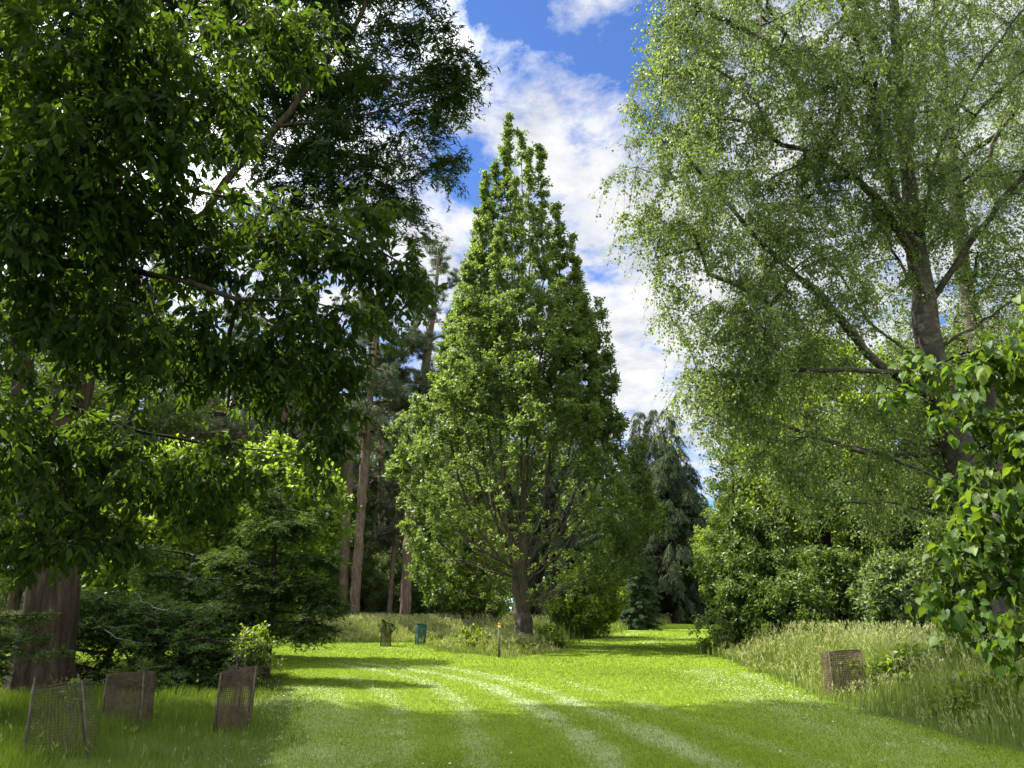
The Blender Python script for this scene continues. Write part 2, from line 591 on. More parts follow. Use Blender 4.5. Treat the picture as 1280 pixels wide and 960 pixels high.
def build_generic(name, label, cat, group, base, seed, trunk, T1, T2, tanA, w, bow, wob, n3, L3, up3, o3, leaf, r0, bark,
                  droop3=0., seg=.5, stems=(), zmin=None, flare=.45, per=10, rtip=.004, t2lv=1, wtwig=1.0, tan2=None, leafname='crown', d3=None, w2=None):
    rng = np.random.default_rng(seed)
    sk = Skel(rng)
    sk.stem(trunk, step=.45)
    for fr, pts in stems:        # extra stems start from the node nearest to their first point
        i = int(np.argmin(np.linalg.norm(sk.p[:sk.n] - np.asarray(pts[0], float), axis=1)))
        sk.stem([sk.p[i]] + list(pts[1:]), par=i, lv=0, step=.45)
    if len(T1): sk.attach(T1, tanA, w, 1, seg, bow, wob, maxlv=1, zmin=zmin)
    if len(T2): sk.attach(T2, tanA if tan2 is None else tan2, w * .5 if w2 is None else w2, 2, seg * .7, bow * .6, wob, zmin=zmin, order=False)
    n = sk.n
    cand = np.nonzero(sk.lv[:n] >= t2lv)[0]
    wts = np.where(sk.lv[cand] == 2, 1.0, .35)
    n3 = int(n3 * Q)
    idx = rng.choice(cand, n3, p=wts / wts.sum())
    pr = sk.par[idx]
    out = sk.p[idx] - sk.p[pr]
    L = L3 * rng.uniform(.5, 1.3, n3)
    dirs = rand_dirs(rng, n3, out, o3, up3)
    if d3 is not None: dirs = unit(dirs + np.array(d3))
    a, b = sk.twigs(idx, dirs, L, 3, 2, droop3)
    r = sk.radii(r0, rtip, flare)
    me_t = sk.mesh('trunk', r, bark)
    lm = put_leaves(rng, a, b, per, **leaf)
    return finish_tree(name, label, cat, group, base, [('trunk', me_t), (leafname, lm)])


def prof_tree(name, label, cat, group, seed, rows, fwd, axis_px, n1, n2, n3, L3, per, leaf, r0, bark, tanA=1.0, w=.7, bow=.15, wob=.05,
              depth=.9, lump=.16, bias1=.5, bias2=.5, top=.92, up3=.3, o3=.5, lean=(0, 0), cy=None, base_py=None, extra1=(), zmin_off=1.0, pw=1.0, **kw):
    rng = np.random.default_rng(seed + 1000)
    prof, ax = prof_from_px(rows, fwd, axis_px)
    gzv = float(gz(ax, fwd))
    ztop = prof[-1][0]
    base = (ax, fwd, gzv)
    H = ztop - gzv
    trunk = [(ax, fwd, gzv - .15), (ax + .02 * H * rng.normal(), fwd, gzv + H * .3), (ax + lean[0] * .6, fwd + lean[1] * .6, gzv + H * .62), (ax + lean[0], fwd + lean[1], gzv + H * top)]
    T1 = profile_pts(rng, n1, prof, ax, fwd, depth, bias1, lump, seed, pw=pw)
    T2 = profile_pts(rng, n2, prof, ax, fwd, depth, bias2, lump, seed, pw=pw)
    return build_generic(name, label, cat, group, base, seed, trunk, T1, T2, tanA, w, bow, wob, n3, L3, up3, o3, leaf, r0, bark, per=per,
                         zmin=gzv + zmin_off, **kw)


def LF(spread, ln, wd, tpl, mat, **k):
    d = dict(spread=spread, ln=ln, wd=wd, tpl=tpl, mat=M[mat]); d.update(k); return d


# ---- the upright oak in the middle of the lawn
def make_oak():
    seed = 11
    rng = np.random.default_rng(seed)
    fwd = 38.0
    rows = [(150, 634, 640), (180, 622, 662), (215, 610, 684), (260, 600, 702), (300, 590, 712), (345, 582, 722), (385, 570, 740), (430, 555, 750),
            (480, 532, 760), (520, 512, 768), (560, 502, 788), (600, 498, 814), (650, 500, 830), (690, 508, 818), (725, 520, 785), (755, 545, 730), (775, 600, 690)]
    prof, ax = prof_from_px(rows, fwd, 653)
    g = float(gz(ax, fwd))
    sk = Skel(rng)
    sk.stem([(ax, fwd, g - .2), (ax + .05, fwd, g + 1.2), (ax - .1, fwd, g + 3.2), (ax + .1, fwd + .1, g + 6), (ax - .2, fwd, g + 12), (ax - .5, fwd, g + 20), (ax - .7, fwd, P(640, 170, fwd)[2])], step=.4, wob=.04)
    # plumes: the steep leaders, one per top seen against the sky
    tops = [(636, 150, 0), (652, 168, .4), (674, 192, -.5), (620, 214, .3), (608, 228, -.6), (694, 262, .2), (660, 200, 1.0), (712, 305, -.4), (597, 290, .5), (645, 230, -1.2),
            (724, 372, .3), (585, 345, -1.), (748, 385, -.6), (570, 372, 1.), (690, 300, 1.6), (625, 290, -2), (605, 330, 2), (735, 400, 2)]
    T0 = [P(px, py, fwd + dy) for px, py, dy in tops]
    leaders = []
    for q, t in enumerate(T0):
        hfrac = (t[2] - g) / 30.0
        z0 = g + 1.9 + rng.random() * 1.2 + 5.5 * max(0, hfrac - .75) * 4 * rng.random() + (q % 3) * .8
        i = int(np.argmin(np.abs(sk.p[:sk.n, 2] - z0) + 1e3 * (sk.lv[:sk.n] > 0)))
        p0 = sk.p[i].copy()
        dv = t - p0
        ox, oy = dv[0] * 1.15, dv[1] * 1.15
        n0 = sk.n
        sk.stem([p0, p0 + np.array([ox * .5, oy * .5, dv[2] * .16]), p0 + np.array([ox * .86, oy * .86, dv[2] * .42]), p0 + np.array([ox * .98, oy * .98, dv[2] * .72]), t], par=i, lv=1, step=.4, wob=.03)
        leaders.append((n0, sk.n))
    leaders.append((1, int(np.argmax(sk.p[:, 2] * (sk.lv == 0))) + 1))
    Tp = []
    for n0, n1 in leaders:
        q = sk.p[n0:n1]; zt = q[:, 2].max()
        for pt in q:
            dz = zt - pt[2]
            if pt[2] < g + 10: continue
            rr = min(.08 + .065 * dz, .6)
            for _ in range(int(1 + rng.random() + rr * 4)):
                Tp.append(pt + rng.normal(0, 1, 3) * np.array([rr, rr, .25]) * .75 + np.array([0, 0, .25]))
    Tp = np.array(Tp)
    T1 = profile_pts(rng, 150, prof, ax, fwd, .95, .35, .10, 1.0, pw=1.3)
    T1 = T1[T1[:, 2] < P(640, 400, fwd)[2]]
    T1 = T1[np.argsort(T1[:, 2])]
    lowT = T1[:, 2] < g + 9
    sk.attach(T1[lowT], 1.25, .5, 1, .45, .16, .03, maxlv=0, zmin=g + 1.7)
    sk.attach(T1[~lowT], 2.0, .35, 1, .45, .3, .025, maxlv=1, zmin=g + 2.2)
    pr_ = np.array(prof); okm = (Tp[:, 0] - ax < np.interp(Tp[:, 2], pr_[:, 0], pr_[:, 2]) + .2) & (ax - Tp[:, 0] < np.interp(Tp[:, 2], pr_[:, 0], pr_[:, 1]) + .2)
    TT = profile_pts(rng, 1600, prof, ax, fwd, .95, .4, .10, 1.0, pw=1.25)
    T2 = np.vstack([TT[TT[:, 2] < P(640, 430, fwd)[2] + rng.random(len(TT)) * 4], Tp[okm]])
    sk.attach(T2, 2.0, .4, 2, .35, .15, .04, zmin=g + 1.8, order=False)
    cand = np.nonzero(sk.lv[:sk.n] >= 1)[0]
    # shoots: more of them on the fine branches
    wts = np.where(sk.lv[cand] == 2, 1.0, .5)
    rad = np.hypot(sk.p[cand, 0] - ax, sk.p[cand, 1] - fwd)
    pr = np.array(prof); xr = np.interp(sk.p[cand, 2], pr[:, 0], (pr[:, 1] + pr[:, 2]) / 2)
    wts = wts * np.clip(rad / np.maximum(xr, .3), .2, 1) ** 1.2
    dxl = np.abs(sk.p[cand, 0] - ax + .3)
    low = np.clip((11.5 - (sk.p[cand, 2] - g)) / 4, 0, 1) * np.clip((4.9 - dxl) / 2.4, 0, 1)
    wts = wts * (1 - .93 * low)
    right_skirt = (sk.p[cand, 2] < g + 8.5) & (sk.p[cand, 0] > ax + 3)
    wts = np.where(right_skirt, wts * .85, wts)
    n3 = int(17500 * Q)
    idx = rng.choice(cand, n3, p=wts / wts.sum())
    out = sk.p[idx] - sk.p[sk.par[idx]]
    radial = sk.p[idx] - np.array([ax, fwd, 0]); radial[:, 2] = 0
    dirs = unit(rand_dirs(rng, n3, out, .5, .75) + unit(radial) * .35)
    a, b = sk.twigs(idx, dirs, .42 * rng.uniform(.5, 1.3, n3) * np.where(sk.p[idx, 2] > g + 19, .7, 1), 3, 2, 0)
    r = sk.radii(.42, .004, .5, .75)
    me_t = sk.mesh('trunk', r, M['oak_bark'], sides=(24, 6, 4, 3), flute=.05)
    lm = put_leaves(rng, a, b, 14, **LF(.07, .165, .12, T_DIAMOND, 'oak_leaf', up=.7, along=.5, u0=.25))
    finish_tree('upright_oak', 'tall narrow upright oak alone on the mown lawn with many pointed tops', 'tree', None, (ax, fwd, g), [('trunk', me_t), ('crown', lm)])


# ---- the big birch at the right
def make_birch():
    seed = 21
    rng = np.random.default_rng(seed)
    fwd = 17.0
    b0 = P(1246, 880, fwd)
    g = float(gz(b0[0], fwd))
    base = (b0[0], fwd, g)
    def T(px, py, f): return P(px, py, f)
    sk = Skel(rng)
    sk.stem([(b0[0], fwd, g - .2), T(1236, 740, fwd), T(1196, 560, fwd), T(1163, 440, fwd), T(1150, 340, fwd - .1), T(1138, 250, fwd), T(1125, 120, fwd), T(1118, 0, fwd), T(1110, -160, fwd), T(1105, -330, fwd + .3)], step=.45, wob=.02)
    def limb(pts, lv=0):
        i = int(np.argmin(np.linalg.norm(sk.p[:sk.n] - np.asarray(pts[0]), axis=1)))
        return sk.stem([sk.p[i]] + [np.asarray(q) for q in pts[1:]], par=i, lv=1, step=.35, wob=.025)
    limb([T(1175, 500, 17), T(1100, 455, 16.7), T(1040, 385, 16.3), T(960, 310, 15.9), T(905, 250, 15.6), T(855, 190, 15.4)])
    limb([T(1160, 470, 17), T(1085, 400, 17.4), T(1040, 330, 17.8), T(960, 285, 18.2)])
    limb([T(1165, 455, 17), T(1110, 465, 16.5), T(1020, 462, 16.1), T(960, 470, 15.8), T(905, 500, 15.5)])
    limb([T(1155, 400, 17), T(1130, 300, 16.4), T(1080, 235, 16), T(1020, 190, 15.5), T(950, 190, 15)])
    limb([T(1155, 390, 17), T(1110, 300, 17.9), T(1050, 225, 18.8), T(980, 130, 19.4)])
    limb([T(1150, 320, 17), T(1105, 200, 16.5), T(1085, 100, 16.1), T(1050, 0, 15.7), T(1000, -90, 15.2)])
    limb([T(1145, 300, 17), T(1050, 120, 18.2), T(960, 20, 19), T(900, -60, 19.4)])
    limb([T(1152, 350, 17), T(1165, 220, 16.4), T(1215, 100, 15.7), T(1290, 0, 15)])
    limb([T(1155, 400, 17), T(1195, 330, 16.5), T(1260, 240, 16), T(1350, 160, 15.4)])
    limb([T(1140, 220, 17), T(1150, 80, 18.6), T(1190, -80, 19.6)])
    limb([T(1192, 570, 17), T(1110, 570, 17.4), T(1020, 545, 17.8), T(930, 520, 18), T(870, 545, 18.1)])
    limb([T(1200, 600, 17), T(1130, 580, 16.4), T(1070, 560, 16.1), T(980, 545, 15.8), T(930, 590, 15.5)])
    limb([T(1215, 650, 17), T(1130, 632, 16.7), T(1050, 628, 16.4), T(985, 620, 16.2)])
    limb([T(1165, 440, 17), T(1230, 400, 17.5), T(1310, 340, 18)])
    limb([T(1125, 120, 17), T(1040, -60, 16.6), T(960, -160, 16.3)])
    limb([T(1118, 0, 17), T(1180, -150, 16.6), T(1260, -260, 16.2)])
    lobes_px = [  # px, py, fwd, rx, ry, rz in metres
        (850, 130, 16.0, 1.5, 2.2, 2.0), (830, 235, 15.8, 1.25, 2.0, 1.7), (880, 330, 16, 1.3, 2.2, 1.5), (925, 420, 16.2, 1.4, 2.2, 1.3), (925, 500, 17, 1.3, 2.0, 1.1),
        (875, 20, 16.3, 1.4, 2.4, 1.9), (960, 130, 16, 1.9, 3, 2.2), (990, 260, 16, 1.9, 2.6, 2.0), (1010, 390, 16.5, 1.9, 2.6, 1.7), (1060, 60, 16.5, 2.2, 3, 2.4), (1100, 180, 16, 2, 2.8, 2.2),
        (1150, 300, 17.5, 2.0, 2.6, 2.0), (1230, 160, 16.5, 2.2, 3, 2.4), (1270, 320, 17, 2.2, 2.8, 2.2), (1180, 20, 17, 2.4, 3, 2.4), (960, -60, 17, 2.2, 3, 2.6), (1080, -160, 17, 3, 3, 3),
        (1240, -120, 17, 3, 3, 3), (1350, 60, 17, 2.5, 3, 3), (1360, 260, 17, 2.4, 3, 3), (1010, 560, 17, 1.9, 1.8, 1.0), (900, 470, 16.6, .9, 1.4, .8), (868, 505, 16.8, .6, 1.2, .5), (1100, 500, 18, 2, 2, 1.4), (1080, -300, 17.5, 2.5, 2.5, 2),
        (845, 60, 16.6, 1.1, 2, 1.4), (1140, 610, 18.5, 1.8, 1.6, 1)]
    L = []
    for px, py, f, rx, ry, rz in lobes_px:
        q = T(px, py, f); L.append((*q, rx, ry, rz))
    T1 = shell(rng, 150, L, .5)
    sk.attach(T1, .55, .4, 1, .4, -.12, .04, maxlv=1, zmin=g + 4)
    T2 = shell(rng, 1500, L, .36)
    sk.attach(T2, .25, .2, 2, .3, -.15, .05, order=False, zmin=g + 4)
    cand = np.nonzero(sk.lv[:sk.n] >= 1)[0]
    wts = np.where(sk.lv[cand] == 2, 1.0, .25)
    wts = wts * np.where(sk.p[cand, 0] > T(1120, 100, 17)[0], .5, 1) * np.where((sk.p[cand, 0] > T(1100, 100, 17)[0]) & (sk.p[cand, 1] < 16.6), .5, 1)
    n3 = int(16500 * Q)
    idx = rng.choice(cand, n3, p=wts / wts.sum())
    out = sk.p[idx] - sk.p[sk.par[idx]]
    dirs = rand_dirs(rng, n3, out, .6, -.15)
    a, b = sk.twigs(idx, dirs, .62 * rng.uniform(.5, 1.5, n3), 3, 2, .95)
    r = sk.radii(.35, .0032, .3, .8)
    me_t = sk.mesh('trunk', r, M['birch_bark'], sides=(24, 6, 4, 3), flute=.04)
    lm = put_leaves(rng, a, b, 20, **LF(.045, .075, .058, T_DIAMOND, 'birch_leaf', up=.35, along=.3, droop=.6, u0=.05))
    finish_tree('silver_birch', 'big spreading birch at the right with pale trunk and hanging small leaves', 'tree', None, base, [('trunk', me_t), ('crown', lm)])


def make_birch_two():
    rng = np.random.default_rng(31)
    f = 22.0
    b = P(1262, 850, f); g = float(gz(b[0], f)); base = (b[0], f, g)
    T = P
    trunk = [(b[0], f, g - .1), T(1245, 600, f), T(1222, 430, f), T(1204, 340, f), T(1190, 200, f), T(1175, 60, f), T(1160, -100, f)]
    L = [(*T(1210, 60, f), 2.6, 2.6, 2.8), (*T(1270, 200, f), 2.6, 2.6, 2.6), (*T(1180, 220, f + 1), 2, 2, 2.2), (*T(1250, 380, f + .5), 2.4, 2.2, 2), (*T(1190, -100, f), 2.6, 2.6, 3), (*T(1320, 100, f), 3, 3, 3), (*T(1170, 420, f + 1), 1.8, 2, 1.6)]
    T1 = shell(rng, 50, L, .5); T2 = shell(rng, 500, L, .4)
    build_generic('silver_birch', 'thinner second birch stem standing behind the big birch at the right edge', 'tree', None, base, 32, trunk, T1, T2, .6, .4, -.1, .04, 2800, .6, -.15, .6,
                  LF(.09, .08, .06, T_DIAMOND, 'birch_leaf', up=.35, along=.3, droop=.6), .26, M['birch_bark'], droop3=.7, zmin=g + 4, per=17)


# ---- broad leaved tree whose branches hang over the upper left, trunk out of the picture
def make_near_tree():
    seed = 41
    rng = np.random.default_rng(seed)
    g = float(gz(-6.6, 5.4))
    base = (-6.6, 5.4, g)
    T = P
    sk = Skel(rng)
    sk.stem([(-6.6, 5.4, g - .2), (-6.6, 5.4, 1.5), (-6.4, 5.4, 3), (-6.3, 5.2, 6), (-6.1, 5.3, 10), (-6, 5, 13.5)], step=.4)
    def limb(pts, step=.3):
        i = int(np.argmin(np.linalg.norm(sk.p[:sk.n] - np.asarray(pts[0]), axis=1)))
        return sk.stem([sk.p[i]] + [np.asarray(q) for q in pts[1:]], par=i, lv=1, step=step, wob=.03)
    limb([(-6.4, 5.4, 3.6), T(-60, 312, 5.8), T(0, 318, 6.0), T(60, 321, 6.2), T(130, 328, 6.4), T(240, 357, 6.7), T(300, 374, 6.9), T(375, 378, 7.1), T(430, 390, 7.2)])
    limb([T(180, 340, 6.5), T(196, 400, 6.4), T(204, 440, 6.35), T(204, 500, 6.3)])
    limb([T(320, 376, 6.9), T(345, 405, 6.9), T(352, 450, 6.9), T(358, 478, 6.9)])
    limb([T(300, 374, 6.9), T(290, 425, 7.2), T(284, 500, 7.3)])
    limb([(-6.3, 5.3, 5.5), T(-100, 60, 5.6), T(60, 110, 5.4), T(110, 120, 5.4), T(240, 118, 5.6), T(300, 130, 5.8)])
    limb([(-6.3, 5.2, 6.5), T(-60, -60, 6), T(120, -30, 6.5), T(300, 10, 7), T(400, 30, 7.2)])
    limb([(-6.4, 5.4, 4.6), T(-80, 210, 6.6), T(120, 220, 7.2), T(300, 250, 7.8), T(450, 300, 8.2), T(520, 340, 8.4)])
    limb([(-6.5, 5.4, 3.0), T(-60, 450, 6.8), T(60, 500, 7.5), T(180, 540, 8), T(300, 560, 8.4), T(390, 570, 8.6)])
    limb([(-6.5, 5.4, 2.4), T(-60, 560, 5.6), T(-20, 600, 6.0), T(60, 620, 6.4)])
    limb([(-6.3, 5.3, 5.0), (-5, 4, 6.5), (-3, 2.5, 7.5), (-1, 1.5, 8.5)])
    limb([(-6.2, 5.2, 8.0), (-4.5, 5.2, 9.5), (-2.5, 5, 10.5), (-1, 4.5, 11)])
    lobes = []
    for px, py, f, rx, ry, rz in [
        (60, 60, 5.4, 1.0, 1.1, .8), (200, 70, 5.8, .9, 1.1, .7), (320, 30, 6.6, .55, .9, .5), (365, 40, 7.2, .4, .7, .45), (80, 200, 5.8, 1.0, 1.2, .7), (220, 165, 6.0, .75, 1.0, .55), (30, 330, 6.2, .8, 1.1, .7),
        (150, 300, 6.6, .8, 1.2, .55), (275, 310, 7.2, .8, 1.0, .5), (390, 300, 8.0, .85, .8, .45), (470, 330, 8.3, .6, .7, .35), (530, 350, 8.6, .3, .5, .22), (455, 270, 8.6, .5, .6, .25), (390, 395, 7.6, .75, .8, .35), (500, 385, 8.3, .35, .5, .2),
        (120, 420, 6.8, .8, 1.0, .45), (240, 440, 7.2, .8, .9, .4), (340, 440, 7.3, .55, .8, .35), (60, 540, 7.0, .8, 1., .45), (180, 580, 7.8, .9, .9, .4), (265, 590, 8.2, .6, .8, .4), (408, 560, 8.4, .26, .5, .5),
        (400, 480, 8.2, .5, .6, .4), (412, 625, 8.5, .2, .4, .3), (230, 640, 8.2, .35, .5, .15), (90, 640, 7.6, .6, .6, .3), (40, 670, 7.2, .6, .6, .28), (140, 670, 7.9, .55, .6, .25), (20, 590, 6.8, .5, .6, .3), (10, 440, 5.8, .35, .6, .35), (350, 500, 8.2, .5, .5, .3), (430, 440, 8.2, .4, .5, .3)]:
        lobes.append((*T(px, py, f), rx, ry, rz))
    T1 = shell(rng, 80, lobes, .5)
    sk.attach(T1, .1, .2, 1, .25, -.1, .05, maxlv=1, zmin=2.2)
    T2 = shell(rng, 900, lobes, .5)
    sk.attach(T2, -.1, .1, 2, .18, -.15, .05, order=False, zmin=2.0)
    # the rest of the crown, out of the picture above and behind
    rest = [(-6, 3, 9, 4, 3, 4), (-3.5, 3.6, 10.5, 3.2, 2.4, 2.5), (-7.5, 5, 7, 3, 3, 4), (-6, 4.5, 12.5, 3.2, 3, 3), (-2.5, 1.2, 8.2, 2.4, 2, 1.6), (-8, 1.5, 6, 2.5, 2.5, 2.5), (-4, -1, 9, 3, 2, 2.5)]
    T3 = shell(rng, 350, rest, .4)
    T3 = T3[(T3[:, 2] - 1.6) > T3[:, 1] * 1.05 + .2] if True else T3
    n0 = sk.n
    sk.attach(T3, .4, .3, 2, .5, -.1, .05, order=True, zmin=3)
    n1 = sk.n
    cand = np.nonzero(sk.lv[:n0] >= 1)[0]
    wts = np.where(sk.lv[cand] == 2, 1.0, .5)
    k = int(5200 * Q)
    idx = rng.choice(cand, k, p=wts / wts.sum())
    idx2 = rng.integers(n0, n1, int(2600 * Q))
    parts = []
    A, B = [], []
    for ii, LL in ((idx, .26), (idx2, .5)):
        out = sk.p[ii] - sk.p[sk.par[ii]]
        dirs = rand_dirs(rng, len(ii), out, .9, -.15); 
        a, b = sk.twigs(ii, dirs, LL * rng.uniform(.5, 1.4, len(ii)), 3, 2, .35)
        A.append(a); B.append(b)
    r = sk.radii(.2, .0016, .3, .6)
    me_t = sk.mesh('trunk', r, M['dark_bark'])
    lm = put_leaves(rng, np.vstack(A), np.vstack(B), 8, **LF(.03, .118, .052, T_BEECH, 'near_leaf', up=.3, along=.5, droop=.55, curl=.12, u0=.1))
    finish_tree('beech', 'near broadleaved tree hanging dark pointed leaves over the upper left', 'tree', None, base, [('trunk', me_t), ('crown', lm)])


# ---- lime branches at the right edge
def make_lime():
    rng = np.random.default_rng(51)
    T = P
    g = float(gz(5.4, 4.6))
    base = (5.4, 4.6, g)
    sk = Skel(rng)
    sk.stem([(5.4, 4.6, g - .2), (5.4, 4.6, 1.2), (5.3, 4.6, 2.6), (5.4, 4.8, 5), (5.5, 4.7, 8)], step=.3)
    def limb(pts, step=.2):
        i = int(np.argmin(np.linalg.norm(sk.p[:sk.n] - np.asarray(pts[0]), axis=1)))
        return sk.stem([sk.p[i]] + [np.asarray(q) for q in pts[1:]], par=i, lv=1, step=step, wob=.01)
    limb([(5.35, 4.6, 2.2), T(1400, 520, 4.8), T(1330, 480, 5.0), T(1270, 450, 5.2), T(1210, 440, 5.3), T(1150, 470, 5.4), T(1100, 500, 5.5)])
    limb([(5.35, 4.6, 2.0), T(1370, 560, 4.9), T(1290, 525, 5.1), T(1230, 560, 5.2), T(1190, 600, 5.3)])
    limb([(5.4, 4.6, 1.7), T(1360, 660, 4.8), T(1280, 650, 5.0), T(1220, 660, 5.2), T(1165, 700, 5.3)])
    limb([(5.4, 4.6, 1.5), T(1380, 720, 4.8), T(1300, 720, 5.0), T(1230, 740, 5.1), T(1180, 770, 5.2)])
    limb([(5.4, 4.6, 1.3), T(1380, 800, 4.8), T(1320, 800, 4.9), T(1270, 830, 5.0)])
    lobes = []
    for px, py, f, rx, ry, rz in [(1160, 465, 5.4, .30, .35, .13), (1230, 450, 5.2, .32, .4, .16), (1280, 470, 5.1, .3, .4, .22), (1115, 500, 5.5, .16, .25, .10), (1200, 520, 5.3, .3, .35, .14), (1265, 560, 5.1, .3, .4, .25),
                                  (1200, 605, 5.3, .25, .35, .14), (1250, 640, 5.1, .35, .4, .2), (1190, 680, 5.3, .22, .3, .12), (1230, 700, 5.2, .3, .35, .16), (1180, 745, 5.3, .18, .3, .10), (1270, 720, 5.0, .3, .35, .2),
                                  (1215, 770, 5.2, .22, .3, .10), (1270, 790, 5.0, .2, .3, .12), (1275, 840, 4.9, .1, .2, .08), (1350, 560, 4.9, .5, .6, .8), (1400, 420, 4.8, .6, .7, .8), (1400, 700, 4.8, .5, .6, .7), (1165, 640, 5.3, .12, .2, .1)]:
        lobes.append((*T(px, py, f), rx, ry, rz))
    T1 = shell(rng, 45, lobes, .5)
    sk.attach(T1, .1, .2, 1, .15, -.1, .04, maxlv=1, zmin=1.0)
    T2 = shell(rng, 380, lobes, .5)
    sk.attach(T2, 0, .1, 2, .12, -.1, .05, order=False, zmin=1.0)
    n0 = sk.n
    T3 = shell(rng, 120, [(5.8, 4.4, 5.5, 1.6, 1.6, 2.4), (6.5, 3.6, 4, 1.6, 1.6, 2), (5.5, 4, 8, 1.6, 1.6, 1.5)], .4)
    T3 = T3[T3[:, 0] > T3[:, 1] * .78 + .9]
    sk.attach(T3, .4, .3, 2, .4, -.1, .05, zmin=1.5)
    idx = rng.choice(np.nonzero(sk.lv[:n0] >= 1)[0], int(2300 * Q))
    idx2 = rng.integers(n0, sk.n, 500)
    A, B = [], []
    for ii, LL in ((idx, .14), (idx2, .3)):
        out = sk.p[ii] - sk.p[sk.par[ii]]
        a, b = sk.twigs(ii, rand_dirs(rng, len(ii), out, .8, 0), LL * rng.uniform(.5, 1.4, len(ii)), 3, 2, .3)
        A.append(a); B.append(b)
    r = sk.radii(.16, .0016, .3, .5)
    me_t = sk.mesh('trunk', r, M['dark_bark'])
    lm = put_leaves(rng, np.vstack(A), np.vstack(B), 4, **LF(.025, .068, .060, T_LIME, 'lime_leaf', up=.5, along=.5, droop=.6, curl=.28, jit=.4))
    finish_tree('lime_tree', 'near lime tree reaching in from the right edge with round bright green leaves', 'tree', None, base, [('trunk', me_t), ('crown', lm)])


# ---- big old conifer at the left
def conifer_sprays(rng, sk, n3, L3, lo=1, droop=.35, outw=.9, upz=-.05):
    cand = np.nonzero(sk.lv[:sk.n] >= lo)[0]
    wts = np.where(sk.lv[cand] == 2, 1.0, .35)
    idx = rng.choice(cand, int(n3 * Q), p=wts / wts.sum())
    out = sk.p[idx] - sk.p[sk.par[idx]]
    d = unit(rng.normal(0, 1, (len(idx), 3)) * np.array([1, 1, .25]) + unit(out) * outw + np.array([0, 0, upz]))
    return sk.twigs(idx, d, L3 * rng.uniform(.5, 1.3, len(idx)), 3, 2, droop)


def make_cedar():
    rng = np.random.default_rng(61)
    f = 15.6
    T = P
    b = T(48, 880, f); g = float(gz(b[0], f)); base = (b[0], f, g)
    sk = Skel(rng)
    sk.stem([(b[0], f, g - .3), T(55, 800, f), T(66, 700, f), T(78, 560, f), T(98, 450, f), T(114, 340, f), T(135, 200, f), T(150, 60, f), T(165, -120, f), T(180, -320, f)], step=.4, wob=.02)
    def limb(pts, lv=1, step=.4):
        i = int(np.argmin(np.linalg.norm(sk.p[:sk.n] - np.asarray(pts[0]), axis=1)))
        return sk.stem([sk.p[i]] + [np.asarray(q) for q in pts[1:]], par=i, lv=lv, step=step, wob=.02)
    limb([T(62, 740, f), T(40, 640, f + .3), T(30, 500, f + .6), T(25, 300, f + .8), T(30, 100, f + 1), T(40, -150, f + 1)], lv=0)
    limb([T(72, 640, f), T(120, 540, f - .3), T(165, 460, f - .6), T(215, 350, f - .8), T(280, 230, f - .9), T(345, 160, f - 1), T(400, 90, f - .8), T(450, 20, f - .6), T(500, -90, f - .4)])
    limb([T(118, 320, f), T(200, 300, f + .8), T(330, 300, f + 1.2), T(430, 310, f + 1.5), T(500, 290, f + 1.5)])
    limb([T(125, 260, f), T(240, 200, f + 1.4), T(380, 190, f + 2), T(500, 200, f + 2.2), T(560, 195, f + 2.2)])
    limb([T(140, 150, f), T(260, 90, f + .5), T(420, 60, f + .9), T(540, 80, f + 1.1), T(600, 95, f + 1.2)])
    limb([T(150, 60, f), T(280, -30, f - .5), T(420, -50, f - .7), T(540, -20, f - .7)])
    limb([T(345, 160, f - 1), T(430, 150, f - 1), T(500, 130, f - .8), T(575, 110, f - .6)])
    lobes = []
    for px, py, ff, rx, ry, rz in [(560, 100, f, .95, 1.5, .5), (520, 40, f, 1.0, 1.8, .7), (535, 195, f + .6, .75, 1.3, .5), (480, 140, f, 1.3, 1.8, .8), (470, 250, f + 1, 1.1, 1.5, .6), (500, 290, f + 1.4, .7, 1, .3),
                                   (400, 200, f, 1.6, 2, .8), (390, 90, f, 1.8, 2, 1.0), (400, -20, f, 2, 2.2, 1.1), (500, -60, f, 1.3, 1.8, .9), (330, 280, f + 1, 1.5, 1.6, .6), (270, 130, f, 1.8, 2, 1.0), (250, 0, f, 2, 2.2, 1.2),
                                   (100, 50, f, 2.2, 2.4, 1.2), (60, 220, f + .5, 2, 2, 1), (-60, 100, f, 2.5, 2.5, 1.4), (200, -150, f, 3, 3, 1.8), (380, -160, f, 2.4, 2.4, 1.5), (60, -200, f, 3, 3, 2), (-100, -100, f, 3, 3, 2),
                                   (180, -330, f, 3, 3, 2.2), (330, -280, f, 2, 2, 1.6), (-150, 250, f, 2, 2, 1), (40, -330, f + 1, 3, 3, 2)]:
        lobes.append((*T(px, py, ff), rx, ry, rz))
    T1 = shell(rng, 110, lobes, .5)
    sk.attach(T1, .15, .5, 1, .4, 0, .03, maxlv=1, zmin=g + 5)
    T2 = shell(rng, 2400, lobes, .42)
    sk.attach(T2, 0., .4, 2, .3, 0, .04, order=False, zmin=g + 5)
    a, bb = conifer_sprays(rng, sk, 38000, .6, droop=.3)
    r = sk.radii(.46, .003, .6, .5)
    me_t = sk.mesh('trunk', r, M['cedar_bark'], sides=(36, 7, 4, 3), flute=.10)
    lm = put_leaves(rng, a, bb, 15, **LF(.035, .14, .036, T_NEEDLE, 'cedar_leaf', planar=.9, droop=.25, jit=.3, u0=.02))
    finish_tree('old_conifer', 'huge old conifer at the left with thick forked trunk and dark layered crown', 'tree', None, base, [('trunk', me_t), ('crown', lm)])


